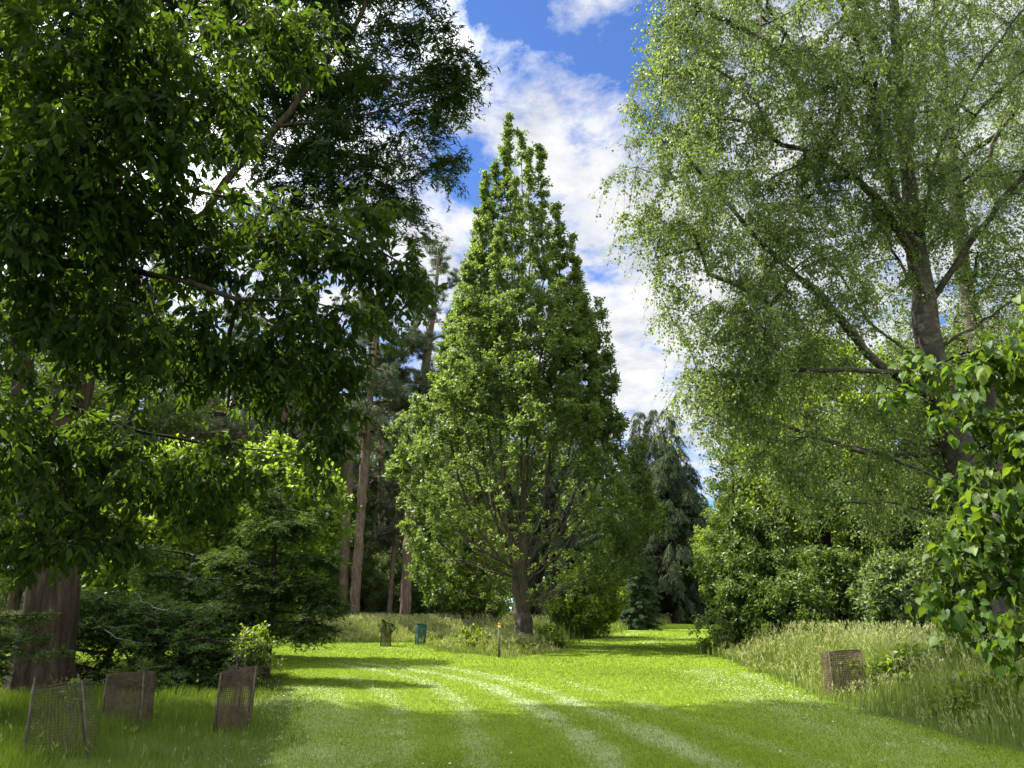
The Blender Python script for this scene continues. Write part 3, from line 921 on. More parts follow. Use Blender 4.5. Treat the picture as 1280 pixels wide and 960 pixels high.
# ---- layered dark conifers low at the left
def layered(name, label, seed, base_px, fwd, top_py, lobes_px, n1, n2, n3, mat, L3=.35, ln=.09, wd=.022, per=12, r0=.12, group=None, droop=.25, cat='tree', T_=None, bark='dark_bark', tanA=-.05):
    rng = np.random.default_rng(seed)
    b = P(base_px, 800, fwd); g = float(gz(b[0], fwd)); base = (b[0], fwd, g)
    sk = Skel(rng)
    zt = P(base_px, top_py, fwd)[2]
    sk.stem([(b[0], fwd, g - .1), (b[0] + .05, fwd, g + (zt - g) * .4), (b[0] - .05, fwd, g + (zt - g) * .75), (b[0], fwd, zt)], step=.25)
    L = [(*P(px, py, f), rx, ry, rz) for px, py, f, rx, ry, rz in lobes_px]
    T1 = shell(rng, n1, L, .4); T1 = T1[T1[:, 2] > g + .15]
    sk.attach(T1, tanA, 1.5, 1, .25, -.12, .03, maxlv=0 if tanA < 0 else 1, zmin=g + .15)
    T2 = shell(rng, n2, L, .5); T2 = T2[T2[:, 2] > g + .1]
    sk.attach(T2, -.05, 1.5, 2, .2, 0, .04, order=False, zmin=g + .15)
    a, bb = conifer_sprays(rng, sk, n3, L3, droop=droop)
    r = sk.radii(r0, .0025, .2)
    me_t = sk.mesh('trunk', r, M[bark])
    lm = put_leaves(rng, a, bb, per, **LF(.015, ln, wd, T_NEEDLE, mat, planar=.8, droop=.15, jit=.25, u0=.02))
    return finish_tree(name, label, cat, group, base, [('trunk', me_t), ('crown', lm)])


# ---- Scots pine (shared by the pines behind)
def pine_proto(seed, H, r0, crown_z, R0, n1=46, n2=420, n3=5200, per=16, label='', stubs=True, ln=.22, lean=.5):
    rng = np.random.default_rng(seed)
    sk = Skel(rng)
    ly = rng.normal(0, .4)
    sk.stem([(0, 0, -.2), (.1 * lean, 0, H * .3), (.5 * lean, ly * .5, H * .6), (lean, ly, H * .85), (lean * 1.1, ly, H)], step=.6, wob=.03)
    L = []
    z = crown_z
    while z < H:
        t = (z - crown_z) / (H - crown_z)
        rr = R0 * (1 - .55 * t) * rng.uniform(.7, 1.1)
        for k in range(4):
            a = rng.random() * 6.28
            L.append((lean * z / H + math.cos(a) * rr * .65, ly * z / H + math.sin(a) * rr * .65, z + rng.normal(0, .4), rr * .5, rr * .5, .75))
        z += 1.7
    T1 = shell(rng, n1, L, .6); T2 = shell(rng, n2, L, .5)
    if stubs:
        ns = 12
        zz = rng.uniform(H * .2, crown_z, ns); aa = rng.random(ns) * 6.28; rs = rng.uniform(.6, 2.2, ns)
        S = np.stack([np.cos(aa) * rs, np.sin(aa) * rs, zz], 1)
        sk.attach(S, -.1, .8, 1, .4, -.2, .05, maxlv=0, order=False)
        for i in range(sk.n): 
            if sk.lv[i] == 1: sk.lv[i] = -1
    sk.lv[:sk.n][sk.lv[:sk.n] == -1] = 0
    sk.attach(T1, .25, .6, 1, .5, -.1, .05, maxlv=1, zmin=crown_z - 2)
    sk.attach(T2, .2, .4, 2, .4, 0, .05, order=False, zmin=crown_z - 2)
    cand = np.nonzero(sk.lv[:sk.n] >= 2)[0]
    idx = rng.choice(cand, int(n3 * Q))
    out = sk.p[idx] - sk.p[sk.par[idx]]
    a, b = sk.twigs(idx, rand_dirs(rng, len(idx), out, .6, .5), .3 * rng.uniform(.5, 1.3, len(idx)), 3, 1, 0)
    r = sk.radii(r0, .006, .15)
    me_t = sk.mesh('trunk', r, M['pine_bark'])
    lm = put_leaves(rng, a, b, per, **LF(.07, ln, .03, T_NEEDLE, 'pine_leaf', along=.5, up=0, u0=.3))
    return me_t, lm


def broad_proto(seed, H, R0, r0, mat, n1=60, n2=500, n3=3600, per=12, ln=.22, wd=.16, z0=.18, lump=.22, tanA=.9, bark='grey_bark'):
    rng = np.random.default_rng(seed)
    sk = Skel(rng)
    sk.stem([(0, 0, -.2), (.2, 0, H * .3), (-.1, .2, H * .6), (.1, 0, H * .92)], step=.6, wob=.05)
    prof = [(H * z0, R0 * .45, R0 * .4), (H * (z0 + .12), R0 * .85, R0 * .8), (H * .45, R0, R0), (H * .65, R0 * .9, R0 * .85), (H * .82, R0 * .6, R0 * .62), (H * .95, R0 * .28, R0 * .3), (H, .1, .1)]
    T1 = profile_pts(rng, n1, prof, 0, 0, 1, .4, lump, seed); T2 = profile_pts(rng, n2, prof, 0, 0, 1, .42, lump, seed)
    sk.attach(T1, tanA, .5, 1, .6, .1, .05, maxlv=1, zmin=H * .08)
    sk.attach(T2, tanA * .7, .3, 2, .5, 0, .06, order=False, zmin=H * .1)
    cand = np.nonzero(sk.lv[:sk.n] >= 1)[0]
    wts = np.where(sk.lv[cand] == 2, 1.0, .3)
    idx = rng.choice(cand, int(n3 * Q), p=wts / wts.sum())
    out = sk.p[idx] - sk.p[sk.par[idx]]
    a, b = sk.twigs(idx, rand_dirs(rng, len(idx), out, .5, .3), .7 * rng.uniform(.5, 1.3, len(idx)), 3, 1, 0)
    r = sk.radii(r0, .006, .3)
    return sk.mesh('trunk', r, M[bark]), put_leaves(rng, a, b, per, **LF(.14, ln, wd, T_DIAMOND, mat, up=.6, along=.4))


def spruce_proto(seed, H, R0, r0, mat='spruce_leaf', n3=6500, per=10, ln=.34, wd=.05, droop=.9, z0=.04, tiers=30, nb=11, bare=0.0):
    """tiered conifer: boughs leave the stem level, turn up at the end and hang their shoots"""
    rng = np.random.default_rng(seed)
    sk = Skel(rng)
    sk.stem([(0, 0, -.2), (0, 0, H * .4), (.05, 0, H * .8), (0, 0, H)], step=.5, wob=.01)
    A, B = [], []
    nodes = []
    for i in range(tiers):
        t = z0 + (1 - z0) * (i / tiers) ** .95
        z = H * t
        rr = R0 * (1 - t) ** .8 * (1 - .25 * math.exp(-t * 14))
        for k in range(nb if t < .7 else nb - 3):
            a = rng.random() * 6.28
            L = rr * rng.uniform(.62, 1.12)
            if L < .25: continue
            tip = np.array([math.cos(a) * L, math.sin(a) * L, z - L * rng.uniform(.12, .32)])
            j = int(np.argmin(np.abs(sk.p[:sk.n, 2] - z) + 1e3 * (sk.lv[:sk.n] > 0)))
            n0 = sk.n
            sk.branch(j, tip, 2, .5, .12, .03)
            nodes += list(range(n0, sk.n))
    nodes = np.array(nodes)
    rad = np.hypot(sk.p[nodes, 0], sk.p[nodes, 1])
    w = np.clip(rad, .3, None)
    idx = rng.choice(nodes, int(n3 * Q), p=w / w.sum())
    out = sk.p[idx] - sk.p[sk.par[idx]]; out[:, 2] *= .3
    d = unit(rng.normal(0, 1, (len(idx), 3)) * np.array([1, 1, .15]) + unit(out) * 1.1)
    a, b = sk.twigs(idx, d, .7 * rng.uniform(.3, 1.4, len(idx)), 3, 1, droop)
    r = sk.radii(r0, .006, .2)
    return sk.mesh('trunk', r, M['grey_bark']), put_leaves(rng, a, b, per, **LF(.06, ln, wd, T_NEEDLE, mat, planar=1.6, droop=.9 if droop > 1 else .3, jit=.3, u0=.02))


def place_proto(name, label, cat, meshes, px, fwd, s=1.0, rz=0., group=None, z=None, sz=None):
    x = P(px, 790, fwd)[0]
    g = float(gz(x, fwd)) if z is None else z
    root = empty(name, (x, fwd, g), rz)
    root.scale = (s * (1.2 if name == 'drooping_spruce' else 1), s * (1.2 if name == 'drooping_spruce' else 1), s if sz is None else sz)
    tag(root, label, cat, group)
    link('trunk', meshes[0], root); link('crown', meshes[1], root)
    return root


make_oak()
make_birch()
make_birch_two()
make_near_tree()
make_lime()
make_cedar()

layered('young_conifer', 'young flat-layered conifer at the lawn edge, its sprays tipped light green', 71, 335, 19.5, 610,
        [(400, 700, 19.5, .75, 1.2, .16), (410, 760, 19.3, .6, 1.0, .12), (375, 655, 19.5, .6, 1.0, .14), (385, 730, 19.5, .9, 1.2, .14), (345, 660, 19.5, .9, 1.2, .3), (395, 740, 19.3, .65, 1.0, .22), (340, 730, 19.5, 1.1, 1.3, .3), (380, 785, 19.2, .85, 1.0, .18), (300, 700, 19.5, .8, 1.2, .3), (280, 770, 19.5, 1.2, 1.3, .25),
         (335, 625, 19.6, .5, .6, .3), (405, 640, 19.4, .25, .5, .12), (300, 760, 19, .8, 1, .2)], 80, 620, 7000, 'hemlock_leaf', L3=.36, ln=.10, wd=.026, r0=.09)
layered('yew', 'dark spreading yew filling the shade behind the brown tree guards', 72, 190, 17.2, 760,
        [(110, 790, 17, 1.0, 1.2, .45), (190, 800, 17.2, 1.2, 1.3, .5), (270, 810, 17.5, 1.0, 1.2, .4), (150, 840, 16.6, 1.2, 1.0, .35), (240, 845, 16.8, 1.2, 1.0, .35), (90, 845, 16.6, .7, .9, .3), (300, 835, 17.2, .5, .8, .3), (220, 770, 17.8, 1.4, 1.2, .4), (140, 755, 17.8, 1.2, 1.2, .4)],
        70, 620, 5200, 'yew_leaf', L3=.3, ln=.08, wd=.024, r0=.14, tanA=.4, cat='shrub')
layered('yew', 'dark flat-branched yew rising behind the spreading yew and before the maple', 73, 230, 20.5, 680,
        [(190, 720, 20.5, 1.0, 1.2, .22), (260, 730, 20.5, 1.1, 1.2, .22), (150, 760, 20.5, 1.1, 1.2, .3), (250, 765, 20.2, 1.2, 1.2, .25), (200, 690, 20.6, .8, 1.0, .2), (320, 790, 20.0, 1.0, 1, .2)],
        40, 240, 1700, 'yew_leaf', L3=.34, ln=.09, wd=.024, r0=.12, tanA=.1)
layered('young_conifer', 'light green conifer spray reaching in at the left edge before the old trunk', 74, -40, 12.6, 700,
        [(25, 770, 12.6, .45, .8, .10), (10, 800, 12.4, .6, .8, .12), (45, 815, 12.3, .4, .6, .08), (-60, 760, 12.6, .8, .9, .3), (-60, 830, 12.6, .8, .9, .3), (-30, 840, 12.5, .4, .6, .15)],
        40, 200, 1500, 'hemlock_leaf', L3=.24, ln=.07, wd=.02, r0=.07)

# ---- broadleaved shrubs and trees of the middle distance
prof_tree('maple', 'sunlit yellow-green maple glowing behind the layered conifers at the left', 'tree', None, 81,
          [(555, 350, 390), (580, 310, 420), (610, 270, 432), (650, 235, 428), (700, 215, 415), (750, 225, 395), (785, 250, 370)], 28, 330, 40, 420, 3600, .45, 12,
          LF(.1, .17, .14, T_DIAMOND, 'yellow_leaf', up=.7, along=.4), .22, M['grey_bark'], tanA=.8)
prof_tree('maple', 'second sunlit light green maple right of the old trunk behind the yews', 'tree', None, 94,
          [(560, 170, 240), (600, 130, 280), (650, 110, 300), (700, 105, 300), (750, 115, 290), (785, 140, 270)], 25.5, 200, 36, 360, 3000, .45, 11,
          LF(.1, .16, .13, T_DIAMOND, 'maple_leaf', up=.7, along=.4), .2, M['grey_bark'], tanA=.8)
prof_tree('leafy_shrub', 'small bright leafy shrub at the foot of the dark yew by the lawn edge', 'shrub', None, 82,
          [(790, 310, 340), (810, 298, 348), (830, 300, 345), (850, 310, 335)], 17.2, 320, 14, 70, 420, .2, 8,
          LF(.03, .07, .05, T_DIAMOND, 'maple_leaf', up=.6, along=.4), .025, M['grey_bark'], tanA=1.2, zmin_off=.02, top=.8)
prof_tree('broadleaf_tree', 'mid green round-leaved tree standing behind the birch above the shrubs', 'tree', None, 83,
          [(430, 1010, 1050), (460, 950, 1110), (500, 915, 1150), (560, 900, 1170), (620, 895, 1175), (680, 905, 1170), (730, 930, 1150), (770, 960, 1120)], 33, 1035, 60, 700, 6200, .5, 13,
          LF(.11, .17, .13, T_DIAMOND, 'maple_leaf', up=.6, along=.4), .30, M['dark_bark'], tanA=.8, lump=.2)
prof_tree('broadleaf_tree', 'dark leafy tree behind the birch trunk at the right edge', 'tree', None, 84,
          [(400, 1200, 1260), (460, 1150, 1330), (540, 1110, 1400), (620, 1100, 1420), (700, 1105, 1400), (760, 1130, 1350)], 29, 1250, 50, 520, 4600, .5, 12,
          LF(.11, .17, .13, T_DIAMOND, 'wood_leaf', up=.6, along=.4), .30, M['dark_bark'], tanA=.8, lump=.2)
prof_tree('evergreen_shrub', 'large dark glossy evergreen shrub at the end of the right verge by the lawn', 'shrub', 'dark evergreen shrubs on the right verge', 85,
          [(640, 915, 945), (670, 890, 985), (710, 872, 1010), (750, 872, 1015), (785, 885, 1010), (815, 900, 980)], 30.5, 935, 50, 480, 3000, .3, 12,
          LF(.06, .17, .075, T_DIAMOND, 'shrub_leaf', up=.5, along=.5, droop=.1), .10, M['dark_bark'], tanA=.9, zmin_off=.05, top=.75, lump=.24)
prof_tree('evergreen_shrub', 'dark evergreen shrub in the middle of the right verge below the round-leaved tree', 'shrub', 'dark evergreen shrubs on the right verge', 86,
          [(690, 1000, 1060), (720, 960, 1090), (760, 950, 1100), (800, 965, 1090)], 28, 1025, 40, 380, 2300, .3, 12,
          LF(.06, .17, .075, T_DIAMOND, 'shrub_leaf', up=.5, along=.5), .10, M['dark_bark'], tanA=.8, zmin_off=.05, top=.75, lump=.24)
prof_tree('pale_shrub', 'pale green large-leaved shrub lit among the dark evergreens at the right', 'shrub', None, 87,
          [(695, 1100, 1125), (720, 1078, 1145), (755, 1070, 1155), (790, 1085, 1140)], 25.5, 1110, 24, 130, 800, .28, 9,
          LF(.05, .19, .09, T_DIAMOND, 'pale_leaf', up=.5, along=.5, droop=.1), .05, M['dark_bark'], tanA=.9, zmin_off=.05, top=.75, lump=.2)
prof_tree('evergreen_shrub', 'dark evergreen shrub behind the birch trunk beside the pale-leaved shrub', 'shrub', 'dark evergreen shrubs on the right verge', 88,
          [(640, 1180, 1230), (690, 1140, 1280), (750, 1130, 1300), (800, 1140, 1290)], 26, 1210, 36, 330, 2000, .3, 12,
          LF(.06, .16, .075, T_DIAMOND, 'shrub_leaf', up=.5, along=.5), .10, M['dark_bark'], tanA=.8, zmin_off=.05, top=.75, lump=.22)
prof_tree('hazel', 'light green bushy hazel low behind the oak trunk on its right', 'shrub', None, 89,
          [(708, 728, 750), (725, 698, 775), (750, 688, 782), (775, 686, 768), (790, 695, 750)], 50, 728, 36, 300, 2200, .4, 12,
          LF(.1, .19, .15, T_DIAMOND, 'maple_leaf', up=.6, along=.4), .10, M['grey_bark'], tanA=.9, zmin_off=.05, top=.8, lump=.2)
prof_tree('broadleaf_tree', 'small light green tree low behind the oak trunk on its left', 'tree', None, 90,
          [(640, 560, 620), (680, 540, 640), (730, 535, 640), (770, 550, 625)], 58, 590, 40, 300, 2200, .5, 12,
          LF(.12, .22, .17, T_DIAMOND, 'maple_leaf', up=.6, along=.4), .15, M['grey_bark'], tanA=.9, zmin_off=.3, top=.8, lump=.2)

for lb, px, f, rows, sd in [
    ('low leafy bramble clump left of the oak foot behind the marker post', 590, 34, [(788, 575, 605), (800, 562, 622), (812, 560, 620)], 91),
    ('low leafy bramble clump hugging the right of the oak foot', 685, 36, [(788, 678, 695), (800, 668, 706), (810, 666, 704)], 92),
    ('leafy weed clump rising from the verge grass right of the wire guard', 1125, 15.5, [(815, 1105, 1140), (840, 1090, 1160), (872, 1095, 1155)], 95),
    ('broad leafy weeds under the lime branches at the edge of the verge grass', 1215, 12.6, [(850, 1190, 1240), (885, 1170, 1265), (925, 1180, 1260)], 96),
    ('tall weeds in the verge grass in front of the birch trunk', 1195, 16.2, [(785, 1185, 1210), (820, 1165, 1225), (860, 1160, 1230)], 97),
    ('dark low bramble by the verge under the dark evergreens', 890, 31, [(800, 882, 898), (812, 872, 915), (820, 874, 912)], 93)]:
    prof_tree('bramble', lb, 'plant', None, sd, rows, f, px, 14, 90, 520, .2, 8,
              LF(.05, .11, .08, T_DIAMOND, 'maple_leaf', up=.7, along=.4), .02, M['grey_bark'], tanA=1.0, zmin_off=.02, top=.7, lump=.3)

# ---- pines behind the lawn, left of the oak
pA = pine_proto(101, 27, .36, 14.5, 4.2)
pB = pine_proto(102, 30, .38, 17, 4.0, lean=1.4)
pC = pine_proto(103, 24, .32, 11, 4.2, lean=-.8)
PG = 'tall pines behind the lawn'
place_proto('pine', 'bare reddish pine trunk standing clear of the grass left of the oak', 'tree', pA, 441, 53, .95, 0, PG)
place_proto('pine', 'paler pine trunk close behind the clear-standing reddish one', 'tree', pB, 425, 60, .95, 2.0, PG)
place_proto('pine', 'leaning pine trunk just left of the oak crown, its top above the dark leaves', 'tree', pB, 505, 55, 1.02, -.2, PG)
place_proto('pine', 'pine with low grey-green boughs between the two clear trunks', 'tree', pC, 472, 66, 1.0, 1.0, PG)
place_proto('pine', 'small grey-green pine between the clear trunk and the leaning pine', 'tree', pC, 486, 60, .58, 3.6, PG)
place_proto('pine', 'tall pine far behind the old conifer, seen through its gaps', 'tree', pA, 330, 62, 1.1, 2.5, PG)
place_proto('pine', 'pine beyond the maple, hidden but for its grey top', 'tree', pC, 250, 56, 1.1, 4.0, PG)
place_proto('pine', 'pine at the far left behind the old trunk', 'tree', pB, 120, 52, 1.0, 3.0, PG)
place_proto('pine', 'pine at the left edge beyond the forked trunk', 'tree', pA, 10, 48, 1.0, 5.0, PG)

bA = broad_proto(111, 20, 5.5, .3, 'wood_leaf')
bB = broad_proto(112, 16, 5.0, .25, 'maple_leaf')
bC = broad_proto(113, 12, 4.5, .2, 'wood_leaf', z0=.06)
sA = spruce_proto(121, 27, 5.8, .35, n3=15000, ln=.42, wd=.06, droop=1.7, tiers=24)
sB = spruce_proto(122, 20, 4.6, .28, mat='cedar_leaf', droop=.35, ln=.36, wd=.06, n3=9000)
WG = 'wood behind the lawn'
for px, f, s, rz, pr, nm, lb in [
    (400, 74, 1.0, 0, bA, 'broadleaf_tree', 'dark broadleaved tree behind the paler pine trunk'),
    (460, 80, 1.1, 1, bA, 'broadleaf_tree', 'dark broadleaved tree filling the gap between the pine trunks'),
    (525, 78, 1.0, 2, bA, 'broadleaf_tree', 'dark woodland tree behind the leaning pine beside the oak'),
    (585, 84, 1.35, 3, bA, 'broadleaf_tree', 'woodland tree glimpsed behind the left of the oak'),
    (650, 90, 1.5, 4, bA, 'broadleaf_tree', 'woodland tree directly behind the oak trunk'),
    (500, 64, .62, 5, bC, 'broadleaf_tree', 'small dark bush-like tree at the foot of the leaning pine'),
    (455, 68, .6, .7, bC, 'broadleaf_tree', 'small dark bush-like tree right of the clear pine trunk'),
    (400, 62, .62, 1.9, bC, 'broadleaf_tree', 'small dark bush-like tree left of the paler pine trunk'),
    (541, 68, .42, 2.6, bC, 'broadleaf_tree', 'small bush at the far edge of the pale grass, between leaning pine and oak'),
    (340, 66, 1.0, 2.2, bB, 'broadleaf_tree', 'mid green tree beyond the maple on its right'),
    (270, 60, 1.0, 3.3, bB, 'broadleaf_tree', 'mid green tree straight beyond the maple'),
    (190, 54, 1.0, 4.4, bB, 'broadleaf_tree', 'mid green tree beyond the dark yews'),
    (110, 50, 1.1, 5.5, bA, 'broadleaf_tree', 'tall broadleaved tree beyond the forked trunk on its right'),
    (30, 44, 1.0, .5, bB, 'broadleaf_tree', 'sunlit tree beyond the forked trunk at the left edge'),
    (-60, 40, 1.0, 1.5, bA, 'broadleaf_tree', 'tree just out beyond the left edge of the wood'),
    (772, 74, .95, .3, sB, 'dark_fir', 'dark green fir right of the oak with level boughs'),
    (800, 66, .42, 1.3, sB, 'dark_fir', 'short dark fir low between the oak and the drooping spruce'),
    (850, 92, 1.0, 2.3, sA, 'drooping_spruce', 'blue-grey spruce with drooping boughs at the end of the lawn'),
    (832, 104, 1.12, 4.0, sA, 'drooping_spruce', 'taller blue-grey spruce close behind the drooping one'),
    (720, 82, 1.0, 1.1, sA, 'drooping_spruce', 'grey spruce mostly hidden by the right side of the oak'),
    (905, 112, .85, 3.1, bB, 'broadleaf_tree', 'pale distant tree at the far right end of the lawn'),
    (955, 100, 1.0, 2.4, bB, 'broadleaf_tree', 'distant tree behind the evergreen shrub'),
    (935, 52, .62, .4, bB, 'broadleaf_tree', 'light green tree rising behind the large evergreen shrub'),
    (1000, 50, .9, 1.8, bA, 'broadleaf_tree', 'woodland tree beyond the right verge, left of the birch trunk'),
    (1090, 46, .85, 2.8, bB, 'broadleaf_tree', 'woodland tree beyond the pale-leaved shrub'),
    (1180, 44, .9, 3.8, bA, 'broadleaf_tree', 'woodland tree beyond the birch trunk'),
    (360, 78, 1.35, 1.1, bA, 'broadleaf_tree', 'tall woodland tree filling the sky behind the maple on its right'),
    (300, 72, 1.3, 2.1, bA, 'broadleaf_tree', 'tall woodland tree directly behind the maple'),
    (225, 66, 1.3, 3.1, bB, 'broadleaf_tree', 'tall bright woodland tree behind the yews'),
    (150, 60, 1.3, 4.1, bA, 'broadleaf_tree', 'tall woodland tree right of the old forked trunk'),
    (60, 54, 1.25, 5.1, bB, 'broadleaf_tree', 'tall bright woodland tree seen past the left of the forked trunk'),
    (485, 90, 1.45, .1, bB, 'broadleaf_tree', 'tall light woodland tree between the clear pine and the leaning pine'),
    (550, 92, 1.5, 1.4, bA, 'broadleaf_tree', 'tall woodland tree behind the left flank of the oak'),
    (700, 96, 1.3, 2.7, bB, 'broadleaf_tree', 'light woodland tree behind the lower right flank of the oak'),
    (610, 98, 1.5, 5.7, bB, 'broadleaf_tree', 'light woodland tree behind the middle of the oak'),
    (884, 118, .8, 5.0, sA, 'drooping_spruce', 'shorter hazy spruce at the right of the drooping ones'),
    (812, 98, 1.05, 5.9, sA, 'drooping_spruce', 'grey-green spruce at the left of the drooping one'),
    (1280, 42, .9, 4.8, bB, 'broadleaf_tree', 'woodland tree beyond the right edge'),
]:
    place_proto(nm, lb, 'tree', pr, px, f, s, rz, WG if nm == 'broadleaf_tree' else 'dark conifers right of the oak')


def far_wood():
    rng = np.random.default_rng(200)
    P_, D_ = [], []
    n = int(60000 * Q)
    a = rng.uniform(-1.15, 1.15, n)
    r = rng.uniform(125, 160, n)
    top = 13 + 4 * np.sin(a * 23) + 3 * np.sin(a * 51 + 1) + 2 * np.sin(a * 97)
    z = rng.random(n) ** .8 * top
    pos = np.stack([np.sin(a) * r, np.cos(a) * r * .98, z + gz(np.sin(a) * r, np.cos(a) * r)], 1)
    # nearer sides of the wood, left and right of the clearing
    m = int(70000 * Q)
    sd = rng.choice([-1.0, 1.0], m)
    y = rng.uniform(22, 130, m)
    x = sd * (rng.uniform(0, 10, m) + np.where(sd < 0, 30 + y * .28, 34 + y * .26))
    z2 = rng.random(m) ** .8 * (11 + 3 * np.sin(y * .5) + 2 * np.sin(y * 1.3))
    pos = np.vstack([pos, np.stack([x, y, z2 + gz(x, y)], 1)])
    k = len(pos)
    ln = np.concatenate([np.full(n, 1.1), np.full(m, .55)])
    me = leaf_mesh('far_woodland', pos, rng.normal(0, 1, (k, 3)), rng.normal(0, 1, (k, 3)) + [0, 0, .6], ln, ln * .8, T_DIAMOND, M['wood_leaf'], rng)
    tag(link('far_woodland', me), 'mass of far woodland closing the view round the clearing', 'woodland', kind='stuff')


far_wood()

# ================================================================== GROUND
def poly_px(pts): return np.array([G(*p)[:2] for p in pts])


def inside(poly, x, y):
    r = np.zeros(x.shape, bool)
    n = len(poly)
    for i in range(n):
        x1, y1 = poly[i]; x2, y2 = poly[(i + 1) % n]
        c = ((y1 > y) != (y2 > y)) & (x < (x2 - x1) * (y - y1) / (y2 - y1 + 1e-12) + x1)
        r ^= c
    return r


def seg_dist(line, x, y):
    best = np.full(x.shape, 1e9)
    for (x1, y1), (x2, y2) in zip(line[:-1], line[1:]):
        dx, dy = x2 - x1, y2 - y1
        t = np.clip(((x - x1) * dx + (y - y1) * dy) / (dx * dx + dy * dy + 1e-12), 0, 1)
        best = np.minimum(best, np.hypot(x - x1 - t * dx, y - y1 - t * dy))
    return best


def smooth_line(px):
    P0 = poly_px(px)
    out = []
    A = [2 * P0[0] - P0[1]] + list(P0) + [2 * P0[-1] - P0[-2]]
    for i in range(1, len(A) - 2):
        for t in np.linspace(0, 1, 8, endpoint=False):
            out.append(.5 * ((2 * A[i]) + (-A[i - 1] + A[i + 1]) * t + (2 * A[i - 1] - 5 * A[i] + 4 * A[i + 1] - A[i + 2]) * t * t + (-A[i - 1] + 3 * A[i] - 3 * A[i + 1] + A[i + 2]) * t ** 3))
    out.append(A[-2])
    return np.array(out)


# pale rows of clippings the mower left: (line in photo, half width m, strength)
TR = [([(640, 990), (606, 958), (590, 915), (570, 876), (530, 852), (470, 838), (400, 828)], .22, .8),
      ([(800, 985), (766, 957), (715, 915), (650, 875), (590, 852), (520, 838), (430, 826)], .26, 1.0),
      ([(940, 978), (897, 957), (800, 912), (720, 880), (660, 858), (600, 843), (540, 832)], .26, .8),
      ([(1050, 965), (960, 932), (860, 898), (770, 870), (700, 850)], .2, .35),
      ([(490, 985), (500, 940), (503, 900), (480, 868), (430, 845)], .25, .45),
      ([(455, 985), (465, 940), (470, 900)], .5, .35),
      ([(380, 985), (395, 940), (400, 890), (380, 860)], .9, .45),
      ([(360, 812), (430, 808), (520, 812)], .5, .4),
      ([(700, 806), (780, 794), (850, 785)], .7, .5), ([(740, 812), (850, 798), (900, 792)], .7, .3),
      ([(1150, 950), (1010, 900), (920, 862), (880, 838)], .8, .3), ([(1300, 985), (1180, 935), (1060, 893), (980, 865), (930, 842)], .35, .45)]
TRL = [(smooth_line(p), w, s) for p, w, s in TR]


def clip_amount(x, y):
    wob = (vnoise(x, y, 1.3, 5) - .5) * .25
    a = np.zeros(x.shape)
    for ln, w, s in TRL:
        d = seg_dist(ln, x, y)
        a = np.maximum(a, s * np.exp(-((d + wob) / (w * .8)) ** 2))
    nz = .35 + 1.0 * vnoise(x, y, 5, 2) * vnoise(x, y, 1.7, 3) * 1.6
    return np.clip(a * nz, 0, 1)


# meadow regions (tall grass) on the ground, as photo outlines turned into ground outlines
M_RIGHT = poly_px([(905, 822), (930, 832), (980, 850), (1040, 876), (1110, 898), (1200, 922), (1290, 944), (1400, 962)])
M_RIGHT = np.vstack([M_RIGHT, [[22, 9], [34, 20], [40, 44], [16, 44], [9.5, 36]]])
M_LEFTNEAR = poly_px([(330, 975), (345, 935), (362, 900), (368, 868), (350, 846), (322, 832)])
M_LEFTNEAR = np.vstack([M_LEFTNEAR, [[-12, 25], [-24, 24], [-24, 5], [-4, 5]]])
M_MID = poly_px([(300, 803), (420, 803), (500, 803), (556, 799)])
M_MID = np.vstack([M_MID, [[-1.5, 52], [0, 62], [-4, 75], [-50, 75], [-40, 36]]])
M_OAK = poly_px([(535, 808), (570, 816), (640, 822), (690, 815), (705, 806), (690, 798)])
M_OAK = np.vstack([M_OAK, poly_px([(640, 797), (560, 799)])])
M_FAR = np.vstack([poly_px([(700, 800), (735, 798), (790, 786), (835, 780)]), [[20, 120], [40, 140], [-40, 140], [-3, 62]]])
M_FARR = np.array([[17, 44], [22, 70], [32, 118], [70, 118], [70, 40], [34, 40]])

rngG = np.random.default_rng(7)


def gpoints(n, x0, x1, y0, y1, poly=None):
    x = rngG.uniform(x0, x1, n); y = rngG.uniform(y0, y1, n)
    if poly is not None:
        k = .6 + np.clip(y - 12, 0, 40) * .03
        m = inside(poly, x + (vnoise(x, y, 1.4, 51) - .5) * 1.1 * k + rngG.normal(0, .17, n) * k, y + (vnoise(x, y, 1.1, 52) - .5) * 1.3 * k + rngG.normal(0, .2, n) * k)
        x, y = x[m], y[m]
    return x, y


